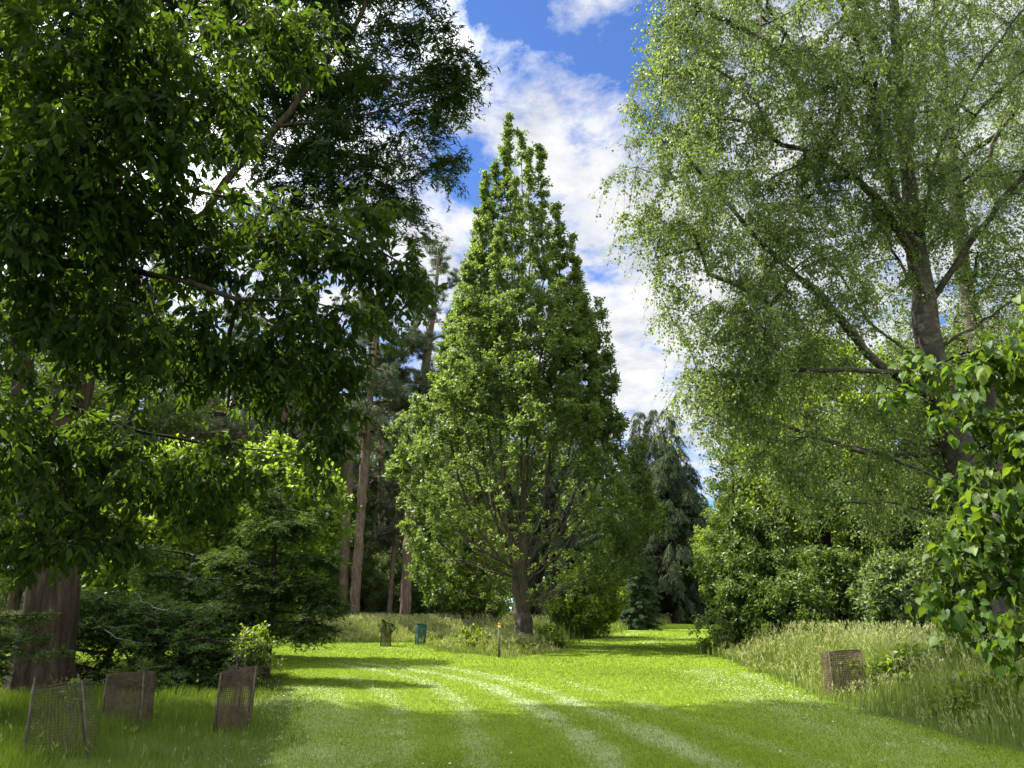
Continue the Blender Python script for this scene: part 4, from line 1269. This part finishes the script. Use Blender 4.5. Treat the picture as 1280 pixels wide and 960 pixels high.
def blades(name, x, y, h, w, mat, tone, bend=.35, seg=2, z=None):
    """curved tapering blades"""
    n = len(x)
    a = rngG.random(n) * 2 * math.pi
    la = rngG.random(n) * 2 * math.pi
    bx, by = np.cos(la) * bend * h * rngG.uniform(.1, 1, n), np.sin(la) * bend * h * rngG.uniform(.1, 1, n)
    sx, sy = np.cos(a) * w * .5, np.sin(a) * w * .5
    zz = gz(x, y) if z is None else z
    rows = []
    if seg == 1:
        V = np.stack([np.stack([x - sx, y - sy, zz], 1), np.stack([x + sx, y + sy, zz], 1), np.stack([x + bx, y + by, zz + h], 1)], 1)
        f = (np.array([[0, 1, 2]])[None] + (np.arange(n) * 3)[:, None, None]).reshape(-1, 3)
        return raw_mesh(name, V.reshape(-1, 3), [f], tone=np.repeat(tone, 3), mat=mat)
    V = np.stack([np.stack([x - sx, y - sy, zz], 1), np.stack([x + sx, y + sy, zz], 1),
                  np.stack([x + .3 * bx + .8 * sx, y + .3 * by + .8 * sy, zz + h * .6], 1), np.stack([x + .3 * bx - .8 * sx, y + .3 * by - .8 * sy, zz + h * .6], 1),
                  np.stack([x + bx, y + by, zz + h], 1)], 1)
    b = (np.arange(n) * 5)[:, None, None]
    f4 = (np.array([[0, 1, 2, 3]])[None] + b).reshape(-1, 4)
    f3 = (np.array([[3, 2, 4]])[None] + b).reshape(-1, 3)
    return raw_mesh(name, V.reshape(-1, 3), [f4, f3], tone=np.repeat(tone, 5), mat=mat)


def ground():
    def axis(parts):
        out = []
        for a, b, s in parts:
            out.append(np.arange(a, b, s))
        return np.concatenate(out)
    xs = axis([(-600, -100, 50), (-100, -30, 5), (-30, -14, .6), (-14, 16, .12), (16, 34, .6), (34, 100, 5), (100, 601, 50)])
    ys = axis([(-300, -20, 40), (-20, 6, 1.5), (6, 34, .13), (34, 60, .4), (60, 140, 2), (140, 1000, 60)])
    X, Y = np.meshgrid(xs, ys)
    x, y = X.ravel(), Y.ravel()
    cl = np.where((y > 5) & (y < 60), clip_amount(x, y), 0)
    rough = (inside(M_RIGHT, x, y) | inside(M_LEFTNEAR, x, y) | inside(M_MID, x, y) | inside(M_OAK, x, y) | inside(M_FAR, x, y) | inside(M_FARR, x, y)).astype(float)
    rough = np.maximum(rough, ((x < -26) | (x > 36) | (y > 120)).astype(float))
    z = gz(x, y)
    nx, ny = len(xs), len(ys)
    i = np.arange(nx - 1)[None] + (np.arange(ny - 1) * nx)[:, None]
    i = i.ravel()
    f = np.stack([i, i + 1, i + nx + 1, i + nx], 1)
    m, nt, out = new_mat('lawn_ground')
    at = N(nt, 'ShaderNodeAttribute', attribute_name='tone')
    ar = N(nt, 'ShaderNodeAttribute', attribute_name='rough_zone')
    tc = N(nt, 'ShaderNodeTexCoord')
    n1 = N(nt, 'ShaderNodeTexNoise', inp={'Scale': .35, 'Detail': 4.0})
    n2 = N(nt, 'ShaderNodeTexNoise', inp={'Scale': 14., 'Detail': 5.0, 'Roughness': .7})
    n3 = N(nt, 'ShaderNodeTexNoise', inp={'Scale': 70., 'Detail': 3.0, 'Roughness': .7})
    for n_ in (n1, n2, n3): nt.links.new(tc.outputs['Object'], n_.inputs['Vector'])
    c1 = ramp(nt, [(.25, (.07, .115, .007)), (.5, (.13, .19, .011)), (.75, (.20, .25, .022))], n2.outputs['Fac'])
    c2 = ramp(nt, [(.3, (.09, .165, .005)), (.7, (.16, .225, .010))], n1.outputs['Fac'])
    mx = N(nt, 'ShaderNodeMixRGB', inp={0: .45}); nt.links.new(c1.outputs[0], mx.inputs[1]); nt.links.new(c2.outputs[0], mx.inputs[2])
    c3 = ramp(nt, [(.35, (.45, .45, .45)), (.65, (1.3, 1.3, 1.3))], n3.outputs['Fac'])
    ml = N(nt, 'ShaderNodeMixRGB', blend_type='MULTIPLY', inp={0: 1.0}); nt.links.new(mx.outputs[0], ml.inputs[1]); nt.links.new(c3.outputs[0], ml.inputs[2])
    mc = N(nt, 'ShaderNodeMixRGB'); mc.inputs[2].default_value = (.25, .29, .14, 1)
    nt.links.new(at.outputs['Fac'], mc.inputs[0]); nt.links.new(ml.outputs[0], mc.inputs[1])
    mr = N(nt, 'ShaderNodeMixRGB'); mr.inputs[2].default_value = (.05, .07, .012, 1)
    nt.links.new(ar.outputs['Fac'], mr.inputs[0]); nt.links.new(mc.outputs[0], mr.inputs[1])
    pb = N(nt, 'ShaderNodeBsdfPrincipled'); pb.inputs['Roughness'].default_value = .9; pb.inputs['Specular IOR Level'].default_value = .1
    nt.links.new(mr.outputs[0], pb.inputs['Base Color'])
    bp = N(nt, 'ShaderNodeBump', inp={'Strength': .8, 'Distance': .03}); nt.links.new(n3.outputs['Fac'], bp.inputs['Height']); nt.links.new(bp.outputs[0], pb.inputs['Normal'])
    nt.links.new(pb.outputs[0], out.inputs['Surface'])
    me = raw_mesh('ground', np.stack([x, y, z], 1), [f], tone=cl, mat=m, smooth=True, extra={'rough_zone': rough})
    tag(link('ground', me), 'mown grassy ground of the clearing', 'ground', kind='structure')


ground()


def lawn():
    X, Y, H, W = [], [], [], []
    for y0, y1, dens, h, w in [(7.5, 12, 1500, .034, .007), (12, 17, 900, .036, .010), (17, 25, 420, .038, .016), (25, 40, 150, .042, .028), (40, 62, 45, .05, .05)]:
        hw = y1 * .74
        n = int(dens * (y1 - y0) * 2 * hw * Q)
        x, y = gpoints(n, -hw, hw, y0, y1)
        m = ~(inside(M_RIGHT, x, y) | inside(M_LEFTNEAR, x, y) | inside(M_MID, x, y) | inside(M_OAK, x, y)) & (x > -24) & (x < 24)
        x, y = x[m], y[m]
        X.append(x); Y.append(y); H.append(h * rngG.uniform(.4, 1.25, len(x))); W.append(w * rngG.uniform(.7, 1.3, len(x)))
    x, y, h, w = map(np.concatenate, (X, Y, H, W))
    c = clip_amount(x, y)
    patch = vnoise(x, y, .5, 8) * .35 + vnoise(x, y, 2.2, 9) * .25
    tone = np.clip(patch * .65 + rngG.normal(0, .08, len(x)) + c * .55 * rngG.uniform(.4, 1, len(x)), 0, .95)
    me = blades('mown_grass', x, y, h, w, M['blade'], tone, bend=1.1, seg=1)
    tag(link('mown_grass', me), 'short mown grass of the lawn', 'grass', kind='stuff')
    # loose clippings in the mower rows
    x, y = gpoints(int(200000 * Q), -10, 14, 7.5, 26)
    k = rngG.random(len(x)) < clip_amount(x, y) * np.clip(12 / y, .3, 1.2) * .8
    x, y = x[k], y[k]
    n = len(x)
    s = np.clip(y / 12, .8, 2)
    a = rngG.random(n) * 6.28
    d = np.stack([np.cos(a), np.sin(a), rngG.normal(0, .3, n)], 1)
    nn = rngG.normal(0, .4, (n, 3)); nn[:, 2] += 1
    pos = np.stack([x, y, gz(x, y) + .02 + .012 * rngG.random(n)], 1)
    me = leaf_mesh('grass_clippings', pos, d, nn, .035 * s * rngG.uniform(.5, 1.3, n), .007 * s, T_QUAD, M['clipping'], rngG)
    tag(link('grass_clippings', me), 'pale dry clippings in rows left by the mower', 'clippings', kind='stuff')


lawn()

# a few bleached fallen leaves and daisies on the turf
x, y = gpoints(420, -9, 13, 8, 24)
k_ = ~(inside(M_RIGHT, x, y) | inside(M_LEFTNEAR, x, y)); x, y = x[k_], y[k_]
nn = rngG.normal(0, .4, (len(x), 3)); nn[:, 2] += 1
dd = rngG.normal(0, 1, (len(x), 3)); dd[:, 2] *= .15
tag(link('fallen_leaves', leaf_mesh('fallen_leaves', np.stack([x, y, gz(x, y) + .035], 1), dd, nn, .045, .03, T_DIAMOND, M['clipping'], rngG)), 'pale fallen leaves dotted over the lawn', 'leaves', kind='stuff')


def meadow(name, label, poly, box, dens, h, w, heads, hh=1.0, tmean=.35, tmap=None, mat='meadow', seed=1, tstd=.13):
    n = int(dens * (box[1] - box[0]) * (box[3] - box[2]) * Q)
    x, y = gpoints(n, *box, poly)
    # tufts pull the blades together
    k = vnoise(x, y, 2.2, seed) * .6 + vnoise(x, y, .6, seed + 1) * .5
    keep = rngG.random(len(x)) < np.clip(k * 1.7, .15, 1)
    x, y, k = x[keep], y[keep], k[keep]
    H = h * (.45 + .9 * k) * rngG.uniform(.5, 1.15, len(x))
    if tmap is not None: H = H * tmap(x, y)
    tone = np.clip(rngG.normal(tmean, tstd, len(x)) + (k - .5) * .25, 0, 1)
    Wd = w * rngG.uniform(.6, 1.4, len(x)) * np.clip(y / 14, .7, 3.5)
    ms = blades(name, x, y, H, Wd, M[mat], tone, bend=.5, seg=2)
    if heads:
        # seed heads: slim plumes on the tallest stems
        q = rngG.random(len(x)) < heads
        hx, hy = x[q], y[q]
        m = len(hx)
        hz = gz(hx, hy) + h * hh * rngG.uniform(.75, 1.25, m) * (tmap(hx, hy) if tmap is not None else 1)
        per = 4
        px_ = np.repeat(hx, per) + rngG.normal(0, .012, m * per); py_ = np.repeat(hy, per) + rngG.normal(0, .012, m * per)
        pz_ = np.repeat(hz, per) + rngG.uniform(-.09, .06, m * per)
        d = rngG.normal(0, .45, (m * per, 3)); d[:, 2] += 1
        nn = rngG.normal(0, 1, (m * per, 3))
        sc = np.clip(np.repeat(hy, per) / 16, .8, 3)
        lm = leaf_mesh('h', np.stack([px_, py_, pz_], 1), d, nn, .075 * sc ** .6, .011 * sc, T_DIAMOND, M[mat], rngG, np.clip(rngG.normal(.88, .1, m * per), 0, 1))
        # stems under the heads
        st = blades('s', hx, hy, hz - gz(hx, hy), .006 * np.clip(hy / 14, .8, 3), M[mat], np.clip(rngG.normal(.6, .1, m), 0, 1), bend=.02, seg=1)
        import bmesh
        parts = [ms, lm, st]
        bm = bmesh.new()
        for p_ in parts: bm.from_mesh(p_)
        me = bpy.data.meshes.new(name); bm.to_mesh(me); bm.free(); me.materials.append(M[mat])
        ms = me
    return tag(link(name, ms), label, 'grass', kind='stuff')


GP = G(1058, 872)


def hr(x, y):   # lower towards the mown edge
    e = seg_dist(M_RIGHT[:8], x, y)
    gd = np.hypot((x - GP[0]) * .8, y - (GP[1] - .45))
    return (1 - .7 * np.exp(-(gd / .75) ** 2)) * np.clip(.20 + e * .5 + (vnoise(x, y, 1.6, 21) - .5) * .35 + (vnoise(x, y, .45, 23) - .5) * .55 + (vnoise(x, y, 3.1, 24) - .5) * .35, .12, 1.05)


meadow('tall_grass', 'tall seeding meadow grass on the right verge', M_RIGHT, (4, 30, 9, 36), 430, .85, .012, .11, 1.12, .20, hr, seed=3, tstd=.26)
def hl(x, y):
    e = seg_dist(M_LEFTNEAR[:6], x, y)
    return np.clip(.18 + e * .33 + (vnoise(x, y, 2.0, 26) - .5) * .4, .1, 1.1)
meadow('rough_grass', 'rough ankle-high grass around the guards at the left', M_LEFTNEAR, (-16, -2.5, 7.5, 22), 900, .26, .008, .005, 1.3, .22, hl, mat='rough', seed=4)
meadow('tall_grass', 'tall pale meadow grass below the pines left of the oak', M_MID, (-34, 0, 36, 58), 130, .62, .013, .4, 1.25, .40, lambda x, y: np.clip(.22 + seg_dist(M_MID[:5], x, y) * .3 + (vnoise(x, y, 2.2, 22) - .5) * .8, .12, 1.35), seed=5, tstd=.24)
meadow('tall_grass', 'long grass and weeds around the foot of the oak', M_OAK, (-5, 4, 26, 41), 650, .6, .010, .06, 1.3, .30, lambda x, y: np.clip(.1 + seg_dist(np.vstack([M_OAK, M_OAK[:1]]), x, y) * .33 + (vnoise(x, y, 1.1, 31) - .45) * .9, .06, 1.2), seed=6)
meadow('tall_grass', 'long grass under the conifers at the far end of the lawn', M_FAR, (-4, 24, 45, 110), 45, .8, .012, .1, 1.1, .36, seed=7)


# ================================================================== OBJECTS
M['guard_brown'] = plain_mat('guard_brown', (.045, .03, .02), (.10, .07, .05), 9, .8)
M['guard_grey'] = plain_mat('guard_grey', (.045, .045, .022), (.10, .095, .05), 9, .8)
M['guard_teal'] = plain_mat('guard_teal', (.03, .075, .07), (.055, .125, .11), 4, .6)
M['stake'] = plain_mat('stake', (.05, .042, .03), (.12, .10, .075), 12, .85)
M['post_wood'] = plain_mat('post_wood', (.06, .07, .05), (.13, .14, .10), 10, .8)
M['orange'] = plain_mat('orange', (.75, .17, .04), (.85, .22, .05), 10, .5)
M['yellow'] = plain_mat('yellow', (.75, .62, .12), (.82, .70, .2), 10, .5)
M['black'] = plain_mat('black', (.02, .02, .02), (.035, .03, .03), 10, .5)


def guard(name, label, px, py, wpx, hpx, mat, lean=(0, 0), flat=.75, stakes=3, pitch=.022, wire=.0045, taper=1.0, proud=(.05,), group=None, rz=0.2):
    p = G(px, py)
    k = p[1] / (cP + 0) / F
    s = math.hypot(1, .0) * p[1] / F * 1.0
    w = wpx * s; h = hpx * s * 1.02 + .06
    root = empty(name, tuple(p), rz)
    tag(root, label, 'tree guard', group)
    r = np.random.default_rng(int(px))
    ph = r.random(4) * 6.28
    def surf(t, u):     # t angle, u height 0..1
        rr = w / 2 * (1 + (taper - 1) * (1 - u)) * (1 + .05 * math.sin(2 * t + ph[0] + u) + .03 * math.sin(3 * t + ph[1]))
        sup = (abs(math.cos(t)) ** 3 + abs(math.sin(t)) ** 3) ** (-1 / 3)
        rr *= .5 + .5 * sup
        top = 1 + .05 * math.sin(t + ph[2])
        return np.array([math.cos(t) * rr + lean[0] * u * h, math.sin(t) * rr * flat + lean[1] * u * h, u * h * top - .05])
    mb = MB()
    nt_ = max(24, int(math.pi * w / pitch)); nu = max(14, int(h / pitch))
    hw = wire
    for i in range(nt_):      # uprights
        t = 2 * math.pi * i / nt_
        pts = [surf(t + r.normal(0, .006), u) for u in np.linspace(0, 1, 9)]
        tl = np.array([-math.sin(t), math.cos(t) * flat, 0]); tl /= np.linalg.norm(tl)
        V = []
        for q in pts: V += [q - tl * hw / 2, q + tl * hw / 2]
        mb.add(V, [[2 * j, 2 * j + 1, 2 * j + 3, 2 * j + 2] for j in range(8)])
    for j in range(nu + 1):   # hoops
        u = j / nu
        V = []
        ring = 36
        for i in range(ring):
            q = surf(2 * math.pi * i / ring, u) * 1.0
            q[2] += r.normal(0, .002)
            hh = hw / 2 if j < nu else hw * 1.6
            V += [q - np.array([0, 0, hh]), q + np.array([0, 0, hh])]
        mb.add(V, [[2 * i, (2 * i + 2) % (2 * ring), (2 * i + 3) % (2 * ring), 2 * i + 1] for i in range(ring)])
    mb.build('mesh', M[mat], root)
    for q in range(stakes):
        t = math.pi * (1.15 + q * .62) if stakes > 1 else 4.2
        b0, b1 = surf(t, 0), surf(t, 1)
        o = np.array([math.cos(t), math.sin(t) * flat, 0]) * .018
        ex = proud[q % len(proud)]
        st = MB()
        dv = (b1 - b0); dv /= np.linalg.norm(dv)
        st.tube([b0 + o - dv * .1, (b0 + b1) / 2 + o + r.normal(0, .004, 3), b1 + o + dv * ex], [.017, .016, .013], 6)
        st.build('stake', M['stake'], root)
    return root, p, w, h


def sapling(name, label, p, h, spread, mat, seed, n=7, per=6, ln=.05, wd=.03, cat='sapling', bare=False):
    rng = np.random.default_rng(seed)
    sk = Skel(rng)
    sk.stem([(0, 0, -.05), (.01, 0, h * .4), (0, .01, h * .8)], step=.08, wob=.004)
    T = np.stack([rng.normal(0, spread, n), rng.normal(0, spread, n), rng.uniform(h * .6, h * 1.1, n)], 1)
    sk.attach(T, 2, .5, 1, .07, .1, .04)
    cand = np.nonzero(sk.lv[:sk.n] >= 1)[0]
    idx = rng.choice(cand, n * 6)
    a, b = sk.twigs(idx, rand_dirs(rng, len(idx), None, 0, .6), .08 * rng.uniform(.5, 1.4, len(idx)), 3, 1, 0)
    me = sk.mesh('trunk', sk.radii(.012, .0022, 0), M['grey_bark'])
    root = empty(name, tuple(p)); tag(root, label, cat)
    link('stem', me, root)
    lm = put_leaves(rng, a, b, per, **LF(.012, ln, wd, T_DIAMOND, mat, up=.5, along=.6))
    link('foliage', lm, root)


GG = 'wire mesh tree guards in the grass'
_, p1, w1, h1 = guard('tree_guard', 'nearest grey-green wire guard with stakes sticking up at the bottom left', 82, 946, 54, 74, 'guard_grey', (-.17, 0), .9, 3, .034, .006, 1.4, (.14, .04, .08), GG, .3)
_, p2, w2, h2 = guard('tree_guard', 'brown wire guard between the other two left guards, grass grown up its front', 160, 910, 52, 56, 'guard_brown', (-.05, 0), .8, 3, .030, .009, 1.05, (.02,), GG, -.1)
_, p3, w3, h3 = guard('tree_guard', 'leaning brown wire guard with bare twigs poking out of its top', 289, 912, 42, 62, 'guard_brown', (.03, 0), .8, 3, .028, .009, 1.0, (.01,), GG, .5)
_, p4, w4, h4 = guard('tree_guard', 'brown wire guard sunk in the tall grass of the right verge', 1058, 872, 43, 48, 'guard_brown', (-.02, 0), .9, 3, .032, .010, 1.0, (.01,), GG, .2)
_, p5, w5, h5 = guard('tree_guard', 'small brown guard full of leaves in the pale grass below the pines', 482, 808, 13, 26, 'guard_brown', (0, 0), .9, 2, .05, .014, 1.0, (.01,), GG, .2)
_, p6, w6, h6 = guard('tree_guard', 'teal green plastic guard left of the oak at the lawn edge', 525, 806, 13, 21, 'guard_teal', (.06, 0), .9, 2, .045, .022, 1.0, (.01,), GG, .1)
sapling('sapling', 'tiny sapling tip showing over the nearest grey-green guard', p1, h1 * 1.0, .06, 'lime_leaf', 5, 6, 3)
sapling('sapling', 'bare twiggy sapling poking out of the leaning brown guard', p3, h3 * 1.12, .12, 'cedar_leaf', 6, 12, 1, .02, .01)
sapling('sapling', 'leafy sapling filling the brown guard on the right verge', p4, h4 * .95, .16, 'maple_leaf', 7, 14, 5)
sapling('sapling', 'leafy sapling bulging from the small guard below the pines', p5, h5 * 1.0, .2, 'wood_leaf', 8, 16, 8, .12, .08)
sapling('sapling', 'light green conifer shoots arching over the middle left guard', p2 + np.array([.1, .1, 0]), h2 * 1.1, .22, 'hemlock_leaf', 9, 16, 7, .07, .014)

# marker post before the oak
pp = G(624, 822)
root = empty('marker_post', tuple(pp)); tag(root, 'slim dark marker post with orange and yellow top before the oak', 'post')
mb = MB(); mb.box((0, 0, .48), (.045, .045, .56)); mb.build('post', M['post_wood'], root)
mb = MB(); mb.box((0, 0, 1.085), (.052, .052, .045)); mb.build('yellow_band', M['yellow'], root)
mb = MB(); mb.box((0, 0, 1.175), (.055, .055, .045)); mb.build('orange_band', M['orange'], root)
mb = MB(); mb.box((0, 0, 1.235), (.06, .06, .015), .8); mb.build('cap', M['black'], root)

# ================================================================== SKY AND LIGHT
SUN_DIR = np.array([-.86, .36, 0]); SUN_DIR /= np.linalg.norm(SUN_DIR)
ELEV = 53.0
az = math.atan2(SUN_DIR[0], SUN_DIR[1])          # clockwise from +Y
W = bpy.data.worlds.new('World'); SC.world = W; W.use_nodes = True
nt = W.node_tree; nt.nodes.clear()
wo = nt.nodes.new('ShaderNodeOutputWorld')
bg = nt.nodes.new('ShaderNodeBackground')
sky = nt.nodes.new('ShaderNodeTexSky')
sky.sky_type = 'NISHITA'; sky.sun_disc = False
sky.sun_elevation = R(ELEV); sky.sun_rotation = az
sky.air_density = 1.0; sky.dust_density = .1; sky.ozone_density = 3.0; sky.altitude = 2500
bg.inputs['Strength'].default_value = .065
tc = nt.nodes.new('ShaderNodeTexCoord')
# clouds: noise on a plane overhead
sep = nt.nodes.new('ShaderNodeSeparateXYZ'); nt.links.new(tc.outputs['Generated'], sep.inputs[0])
mz = N(nt, 'ShaderNodeMath', operation='MAXIMUM'); mz.inputs[1].default_value = .03; nt.links.new(sep.outputs[2], mz.inputs[0])
az_ = N(nt, 'ShaderNodeMath', operation='ADD'); az_.inputs[1].default_value = .12; nt.links.new(mz.outputs[0], az_.inputs[0])
dx = N(nt, 'ShaderNodeMath', operation='DIVIDE'); nt.links.new(sep.outputs[0], dx.inputs[0]); nt.links.new(az_.outputs[0], dx.inputs[1])
dy = N(nt, 'ShaderNodeMath', operation='DIVIDE'); nt.links.new(sep.outputs[1], dy.inputs[0]); nt.links.new(az_.outputs[0], dy.inputs[1])
cb = nt.nodes.new('ShaderNodeCombineXYZ'); nt.links.new(dx.outputs[0], cb.inputs[0]); nt.links.new(dy.outputs[0], cb.inputs[1])
cn = N(nt, 'ShaderNodeTexNoise', inp={'Scale': 6.5, 'Detail': 12.0, 'Roughness': .66, 'Distortion': .25})
nt.links.new(cb.outputs[0], cn.inputs['Vector'])
mask = cn.outputs['Fac']


def dirv(px, py):
    p = P(px, py, 1.0) - np.array([0, 0, CAMZ]); return p / np.linalg.norm(p)


def blob(px, py, rad, amt):
    """a wide bank (amt > 0) or a gap (amt < 0) of cloud round a direction of the sky"""
    global mask
    d = dirv(px, py)
    vd = N(nt, 'ShaderNodeVectorMath', operation='DISTANCE'); vd.inputs[1].default_value = tuple(d)
    nt.links.new(tc.outputs['Generated'], vd.inputs[0])
    mr = N(nt, 'ShaderNodeMapRange', interpolation_type='SMOOTHSTEP')
    mr.inputs['From Min'].default_value = 0; mr.inputs['From Max'].default_value = rad
    mr.inputs['To Min'].default_value = amt; mr.inputs['To Max'].default_value = 0
    nt.links.new(vd.outputs['Value'], mr.inputs['Value'])
    ad = N(nt, 'ShaderNodeMath', operation='ADD'); nt.links.new(mask, ad.inputs[0]); nt.links.new(mr.outputs[0], ad.inputs[1])
    mask = ad.outputs[0]


blob(700, 50, .17, -.17)
blob(800, 70, .10, -.12)
blob(575, 215, .07, -.20)
blob(750, 335, .055, -.13)
blob(715, 195, .05, -.08)
blob(730, -10, .07, .13)
blob(680, 150, .14, .16)
blob(760, 230, .15, .13)
blob(820, 440, .32, .22)
blob(540, 320, .12, .12)
blob(570, 60, .06, .16)
blob(300, 300, .5, .14)
blob(1100, 200, .5, .18)


def bank(v, rad, amt):
    global mask
    vd = N(nt, 'ShaderNodeVectorMath', operation='DISTANCE'); vd.inputs[1].default_value = v
    nt.links.new(tc.outputs['Generated'], vd.inputs[0])
    mr = N(nt, 'ShaderNodeMapRange', interpolation_type='SMOOTHSTEP')
    mr.inputs['From Min'].default_value = 0; mr.inputs['From Max'].default_value = rad
    mr.inputs['To Min'].default_value = amt; mr.inputs['To Max'].default_value = 0
    nt.links.new(vd.outputs['Value'], mr.inputs['Value'])
    ad = N(nt, 'ShaderNodeMath', operation='ADD'); nt.links.new(mask, ad.inputs[0]); nt.links.new(mr.outputs[0], ad.inputs[1])
    mask = ad.outputs[0]


bank((-.55, .23, .80), .9, .25)  # cloud cover added round the sun to raise the fill light
bank((.42, -.66, .62), 1.2, .25)  # unseen cloud cover added behind the camera for fill light
cr = ramp(nt, [(.44, (0, 0, 0)), (.56, (.42, .42, .42)), (.66, (.85, .85, .85)), (.80, (1, 1, 1))], mask)
cn2 = N(nt, 'ShaderNodeTexNoise', inp={'Scale': 5.0, 'Detail': 5.0, 'Roughness': .6})
nt.links.new(cb.outputs[0], cn2.inputs['Vector'])
cc = ramp(nt, [(.28, (2.7, 2.8, 3.0)), (.42, (3.8, 3.85, 3.95)), (.56, (4.7, 4.7, 4.7))], cn2.outputs['Fac'])
cmx = nt.nodes.new('ShaderNodeMixRGB'); nt.links.new(cr.outputs[0], cmx.inputs[0])
skm = N(nt, 'ShaderNodeMixRGB', blend_type='MULTIPLY', inp={0: 1.0}); skm.inputs[2].default_value = (.68, .86, 1.15, 1)
nt.links.new(sky.outputs[0], skm.inputs[1])
# extra brightness added to the clouds round the sun, as fill for the shade
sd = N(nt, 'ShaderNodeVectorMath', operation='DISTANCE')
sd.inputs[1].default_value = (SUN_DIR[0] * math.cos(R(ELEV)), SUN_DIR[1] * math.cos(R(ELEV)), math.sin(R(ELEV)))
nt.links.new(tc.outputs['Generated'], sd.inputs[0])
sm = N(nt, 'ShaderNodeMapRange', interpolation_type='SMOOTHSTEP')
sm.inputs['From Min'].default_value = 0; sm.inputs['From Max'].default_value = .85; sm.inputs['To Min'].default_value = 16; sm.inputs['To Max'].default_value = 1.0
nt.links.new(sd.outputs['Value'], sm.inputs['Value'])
# extra brightness added to unseen clouds behind the camera, more fill
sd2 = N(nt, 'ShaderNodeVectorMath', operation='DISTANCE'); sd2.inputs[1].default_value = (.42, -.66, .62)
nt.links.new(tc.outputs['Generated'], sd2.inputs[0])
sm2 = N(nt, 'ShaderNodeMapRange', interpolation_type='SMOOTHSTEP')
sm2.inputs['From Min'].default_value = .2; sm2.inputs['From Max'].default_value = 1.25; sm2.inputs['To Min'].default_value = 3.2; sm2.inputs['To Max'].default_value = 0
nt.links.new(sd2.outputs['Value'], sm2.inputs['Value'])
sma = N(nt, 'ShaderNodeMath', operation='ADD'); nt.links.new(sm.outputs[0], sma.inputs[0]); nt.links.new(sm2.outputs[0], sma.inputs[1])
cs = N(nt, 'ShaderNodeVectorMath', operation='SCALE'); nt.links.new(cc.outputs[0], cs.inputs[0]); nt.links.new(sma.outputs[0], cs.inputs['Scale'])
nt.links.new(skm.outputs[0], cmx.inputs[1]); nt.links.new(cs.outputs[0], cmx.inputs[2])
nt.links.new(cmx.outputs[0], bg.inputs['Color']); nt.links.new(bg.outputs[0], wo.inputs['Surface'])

sun = bpy.data.lights.new('sun', 'SUN'); sun.energy = 4.6; sun.angle = R(.55); sun.color = (1.0, .95, .86)
so = bpy.data.objects.new('sun', sun); COL.objects.link(so)
d = Vector((SUN_DIR[0] * math.cos(R(ELEV)), SUN_DIR[1] * math.cos(R(ELEV)), math.sin(R(ELEV))))
so.rotation_euler = d.to_track_quat('Z', 'Y').to_euler()
so.location = (0, 0, 40)

vs = SC.view_settings
vs.view_transform = 'Standard'; vs.look = 'None'; vs.gamma = 1.0; vs.exposure = 1.78; vs.use_curve_mapping = False
cy = SC.cycles
cy.max_bounces = 6; cy.diffuse_bounces = 4; cy.glossy_bounces = 2; cy.transmission_bounces = 4; cy.transparent_max_bounces = 4
cy.use_denoising = True
cy.caustics_reflective = False; cy.caustics_refractive = False
cy.sample_clamp_indirect = 4.0
print('FACES', sum(len(m.polygons) for m in bpy.data.meshes))
